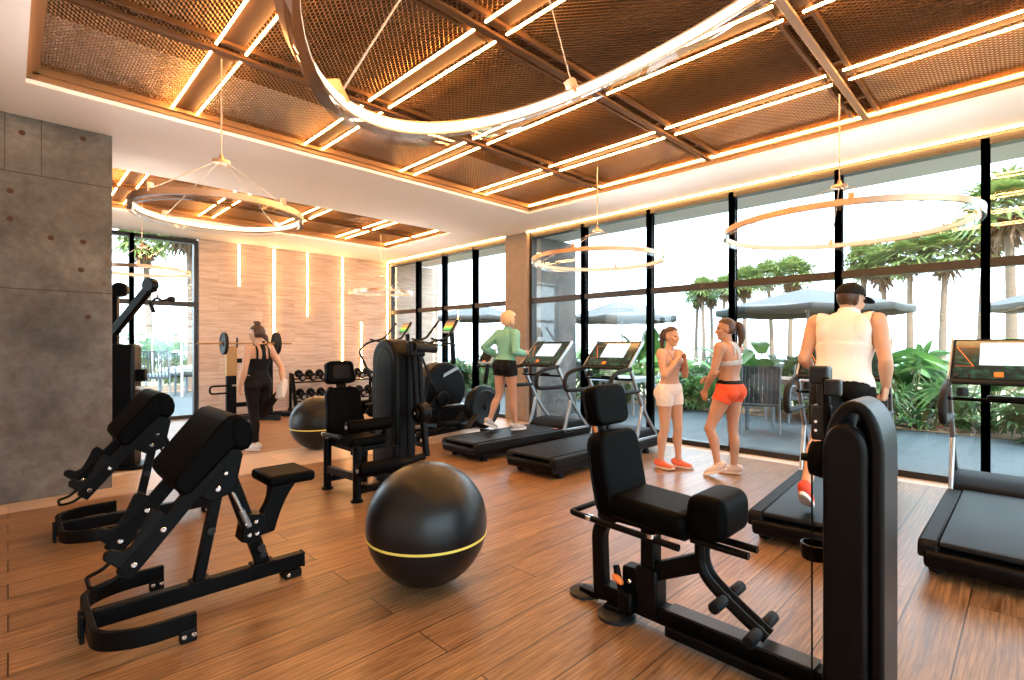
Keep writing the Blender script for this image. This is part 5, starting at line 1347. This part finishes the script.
pl = [(1012, 18.5, 1.06, 'nearest palm tree at the right edge, with a wide drooping crown'), (981, 23, 1.0, 'palm tree whose trunk shows left of the rightmost window mullion'), (942, 24, .95, 'palm tree rising behind the right end of the wide ring pendant'),
      (910, 25, .9, 'palm tree behind the right half of the wide ring pendant'), (886, 26, .9, 'palm tree behind the man with the cap, to his right'), (862, 27, .92, 'palm tree directly above the man with the cap'),
      (790, 34, 1.0, 'palm tree above the terrace umbrella behind the man'), (772, 37, 1.0, 'distant palm tree left of the umbrella apex'), (745, 35, .95, 'distant palm tree beside the mullion behind the ponytail woman'),
      (722, 44, .98, 'small distant palm, rightmost of the cluster above the two women'), (712, 47, 1.02, 'small distant palm, second from right in cluster above two women'), (704, 45, .98, 'small distant palm, third from right in cluster above two women'), (696, 48, 1.0, 'small distant palm, leftmost of the cluster above the two women'),
      (150, 25, 1.0, 'palm tree centred in the far left window'), (193, 16.5, .92, 'palm tree with thick trunk at the right side of far left window'), (1075, 21, 1.1, 'palm tree just past the right edge of the windows')]
used = set()
for i, (px, d, s_, lab) in enumerate(pl):
    p = at(px, d, -.22); k = i % 2
    if k not in used:
        used.add(k); o = palms[k]; o.location = p; o.scale = (s_,) * 3; tag(o, lab, 'palm tree', 'palm trees outside')
    else: dup(palms[k], p, i * 1.3, lab, None, s_)
# umbrellas
M['canopy'] = mat('umbrella_canvas', (.05, .062, .07), .8); M['pole'] = mat('umbrella_pole', (.35, .36, .37), .4, .6)
def umbrella(label, p, R, z0, zt):
    t = thing('patio_umbrella', label, 'umbrella', p, .3, 'terrace umbrellas')
    g = G(); n = 8; rows = []
    for i in range(7):
        q = i / 6; rows.append((R * q, zt - (zt - z0) * (q ** 1.15)))
    rows.append((R * .995, z0 - .13)); vs = []
    for r, z in rows:
        for k in range(n * 4):
            a = 2 * PI * k / (n * 4); f = (k % 4) / 4; sag = math.cos(PI / n) / math.cos((f - .5) * 2 * PI / n)
            vs.append((r * sag * math.cos(a), r * sag * math.sin(a), z - .03 * r / R * math.sin(PI * f)))
    m = n * 4; fs = []
    for i in range(len(rows) - 1):
        for k in range(m): fs.append((i * m + k, i * m + (k + 1) % m, (i + 1) * m + (k + 1) % m, (i + 1) * m + k))
    o = g.add(vs, fs).build('canopy', M['canopy'], t, sharp=20); sd = o.modifiers.new('s', 'SOLIDIFY'); sd.thickness = .006
    for k in range(n):
        a = 2 * PI * k / n; G().tube([(.03 * math.cos(a), .03 * math.sin(a), z0 + .12), (R * .93 * math.cos(a), R * .93 * math.sin(a), z0 + .02)], .012, 6).build('rib', M['pole'], t)
    G().cyl((0, 0, 0), (0, 0, zt + .03), .028, n=14).ell((0, 0, zt + .05), (.04, .04, .06)).build('pole', M['pole'], t)
    G().lathe([(.3, 0), (.3, .05), (.06, .08), (.05, .25), (0, .25)], n=28).build('base', M['pole'], t); return t
umbrella('grey terrace umbrella behind the man in the cap', at(808, 10.9, 0), 1.85, 2.2, 2.62)
umbrella('grey terrace umbrella behind the second treadmill console', at(622, 13.6, 0), 1.42, 2.16, 2.62)
umbrella('small distant umbrella left of the pillar', at(478, 17.5, 0), 1.5, 2.38, 2.8)
umbrella('umbrella cut off by the right edge of the picture', at(1062, 12, 0), 1.5, 2.4, 2.8)
# terrace furniture
M['mesh_grey'] = mat('grey_mesh_fabric', (.035, .042, .05), .7); M['furn'] = mat('silver_furniture_tube', (.25, .27, .3), .35, .7); M['cush'] = mat('grey_blue_cushion', (.16, .22, .26), .9); M['slat'] = mat('weathered_slat', (.20, .13, .09), .7, var=.3, bscale=12); M['white_furn'] = mat('white_table_lacquer', (.35, .37, .38), .4)
def chair(label, p, rz_, sc=1., dark=False):
    t = thing('terrace_chair', label, 'chair', p, rz_, 'terrace chairs'); t.scale = (sc,) * 3
    fm = M['furn']
    for s in (-1, 1):
        G().tube(roundpath([(.27, s * .27, 0), (.25, s * .28, .64), (-.26, s * .28, .66)], .08), .014, 8).build('arm', fm, t)
        G().tube([(.26, s * .26, 0), (.25, s * .26, .42)], .013, 8).build('leg', fm, t)
        G().tube([(-.27, s * .26, 0), (-.24, s * .26, .42), (-.36, s * .25, .98)], .014, 8).build('leg', fm, t)
    G().bb((-.26, -.25, .40), (.27, .25, .43)).build('seat', M['mesh_grey'], t, bevel=.01)
    if not dark: cushion('cushion', (.0, 0, .465), (.48, .46, .07), t, .025, None, 'cush')
    g = G()
    for k in range(9): y = -.235 + k * .0587; g.bar((-.245, y, .44), (-.355, y, .97), .054 if dark else .016, .012, (1, 0, 0))
    g.bar((-.36, -.25, .98), (-.36, .25, .98), .02, .02); g.build('backrest', M['mesh_grey'], t); return t
def table(label, p, rz_, L, W, H, top, leg):
    t = thing('terrace_table', label, 'table', p, rz_)
    g = G(); n = max(3, int(W / .11))
    for k in range(n): y = -W / 2 + (k + .5) * W / n; g.bb((-L / 2, y - W / n * .44, H - .03), (L / 2, y + W / n * .44, H))
    g.build('tabletop', top, t, bevel=.004)
    G().rail([(-L / 2 + .03, -W / 2 + .03, H - .06), (L / 2 - .03, -W / 2 + .03, H - .06), (L / 2 - .03, W / 2 - .03, H - .06), (-L / 2 + .03, W / 2 - .03, H - .06)], .03, .05, closed=True).build('apron', leg, t)
    for sx in (-1, 1):
        for sy in (-1, 1): G().bb((sx * (L / 2 - .04) - .025, sy * (W / 2 - .04) - .025, 0), (sx * (L / 2 - .04) + .025, sy * (W / 2 - .04) + .025, H - .035)).build('leg', leg, t, bevel=.005)
    return t
table('silver high table with wooden slats behind the woman in coral shorts', at(800, 8.35, -.03), 1.3, 1.5, .8, .90, M['slat'], M['furn'])
chair('dark high-backed terrace chair just right of the woman in coral shorts', at(757, 8.6, -.03), .5, 1.12, True)
chair('terrace chair between the high table and the hedge', at(790, 9.6, -.03), 2.6, 1.1, True)
table('low terrace table seen through the second treadmill frame', at(628, 11.3, -.03), .2, 1.4, .8, .74, M['white_furn'], M['white_furn'])
chair('terrace chair left of the low table behind the treadmills', at(598, 11.0, -.03), -.6, 1.1); chair('terrace chair right of the low table behind the treadmills', at(660, 11.6, -.03), 2.4, 1.1)
chair('terrace chair with cushion left in the far left window', at(158, 14.2, -.03), 1.2, 1.3); chair('terrace chair with cushion right of the white table by far left window', at(194, 15.2, -.03), 2.5, 1.3); chair('terrace chair behind the others beyond the far left window', at(172, 16.4, -.03), -1.6, 1.2)
table('white terrace table beyond the far left window', at(184, 14.8, -.03), .5, .9, .9, .80, M['white_furn'], M['white_furn'])
# glass balustrade beyond the far left window
p0, p1 = at(118, 17.6, -.03), at(215, 18.0, -.03)
t = thing('glass_balustrade', 'glass balustrade with pale grey rail beyond the far left window', 'railing', (p0 + p1) / 2, math.atan2((p1 - p0).y, (p1 - p0).x))
L = (p1 - p0).length / 2
G().bar((-L, 0, 1.72), (L, 0, 1.72), .06, .07).build('top_rail', M['pole'], t, bevel=.008)
for k in range(4): x = -L + .15 + k * (2 * L - .3) / 3; G().bb((x - .025, -.025, 0), (x + .025, .025, 1.70)).build('post', M['pole'], t, bevel=.004)
for k in range(3): a = -L + .2 + k * (2 * L - .3) / 3; G().bb((a, -.006, .1), (a + (2 * L - .3) / 3 - .1, .006, 1.62)).build('glass_panel', M['glass'], t, smooth=False)
# ------------------------------------------------------------------ camera, sky, sun
cam = bpy.data.cameras.new('camera'); co = bpy.data.objects.new('camera', cam); COL.objects.link(co)
cam.sensor_width = 36; cam.lens = 36 * 511 / 1024; cam.clip_start = .05; cam.clip_end = 2000
cam.shift_y = 5 / 1024.
co.location = (0, 0, 1.42)
th = math.radians(45.39); fw = V((math.cos(th), math.sin(th), 0))
co.rotation_euler = fw.to_track_quat('-Z', 'Y').to_euler()
scn.camera = co
w = bpy.data.worlds.new('sky'); scn.world = w; w.use_nodes = True
bg = w.node_tree.nodes['Background']; bg.inputs['Color'].default_value = (.72, .89, 1.0, 1); bg.inputs['Strength'].default_value = SKY
sl = bpy.data.lights.new('sun', 'SUN'); so = bpy.data.objects.new('sun', sl); COL.objects.link(so)
sl.energy = SUN; sl.angle = math.radians(.6); sl.color = (1, .93, .82)
so.rotation_euler = V(SUNDIR).to_track_quat('-Z', 'Y').to_euler(); so.location = (0, 0, 20)
scn.view_settings.view_transform = 'Standard'; scn.view_settings.look = 'None'; scn.view_settings.gamma = 1
scn.view_settings.use_curve_mapping = False; scn.view_settings.exposure = EXPO
scn.cycles.use_denoising = True; scn.cycles.max_bounces = 10; scn.cycles.diffuse_bounces = 5; scn.cycles.transparent_max_bounces = 16
scn.cycles.sample_clamp_indirect = 8; scn.cycles.caustics_reflective = False; scn.cycles.caustics_refractive = False
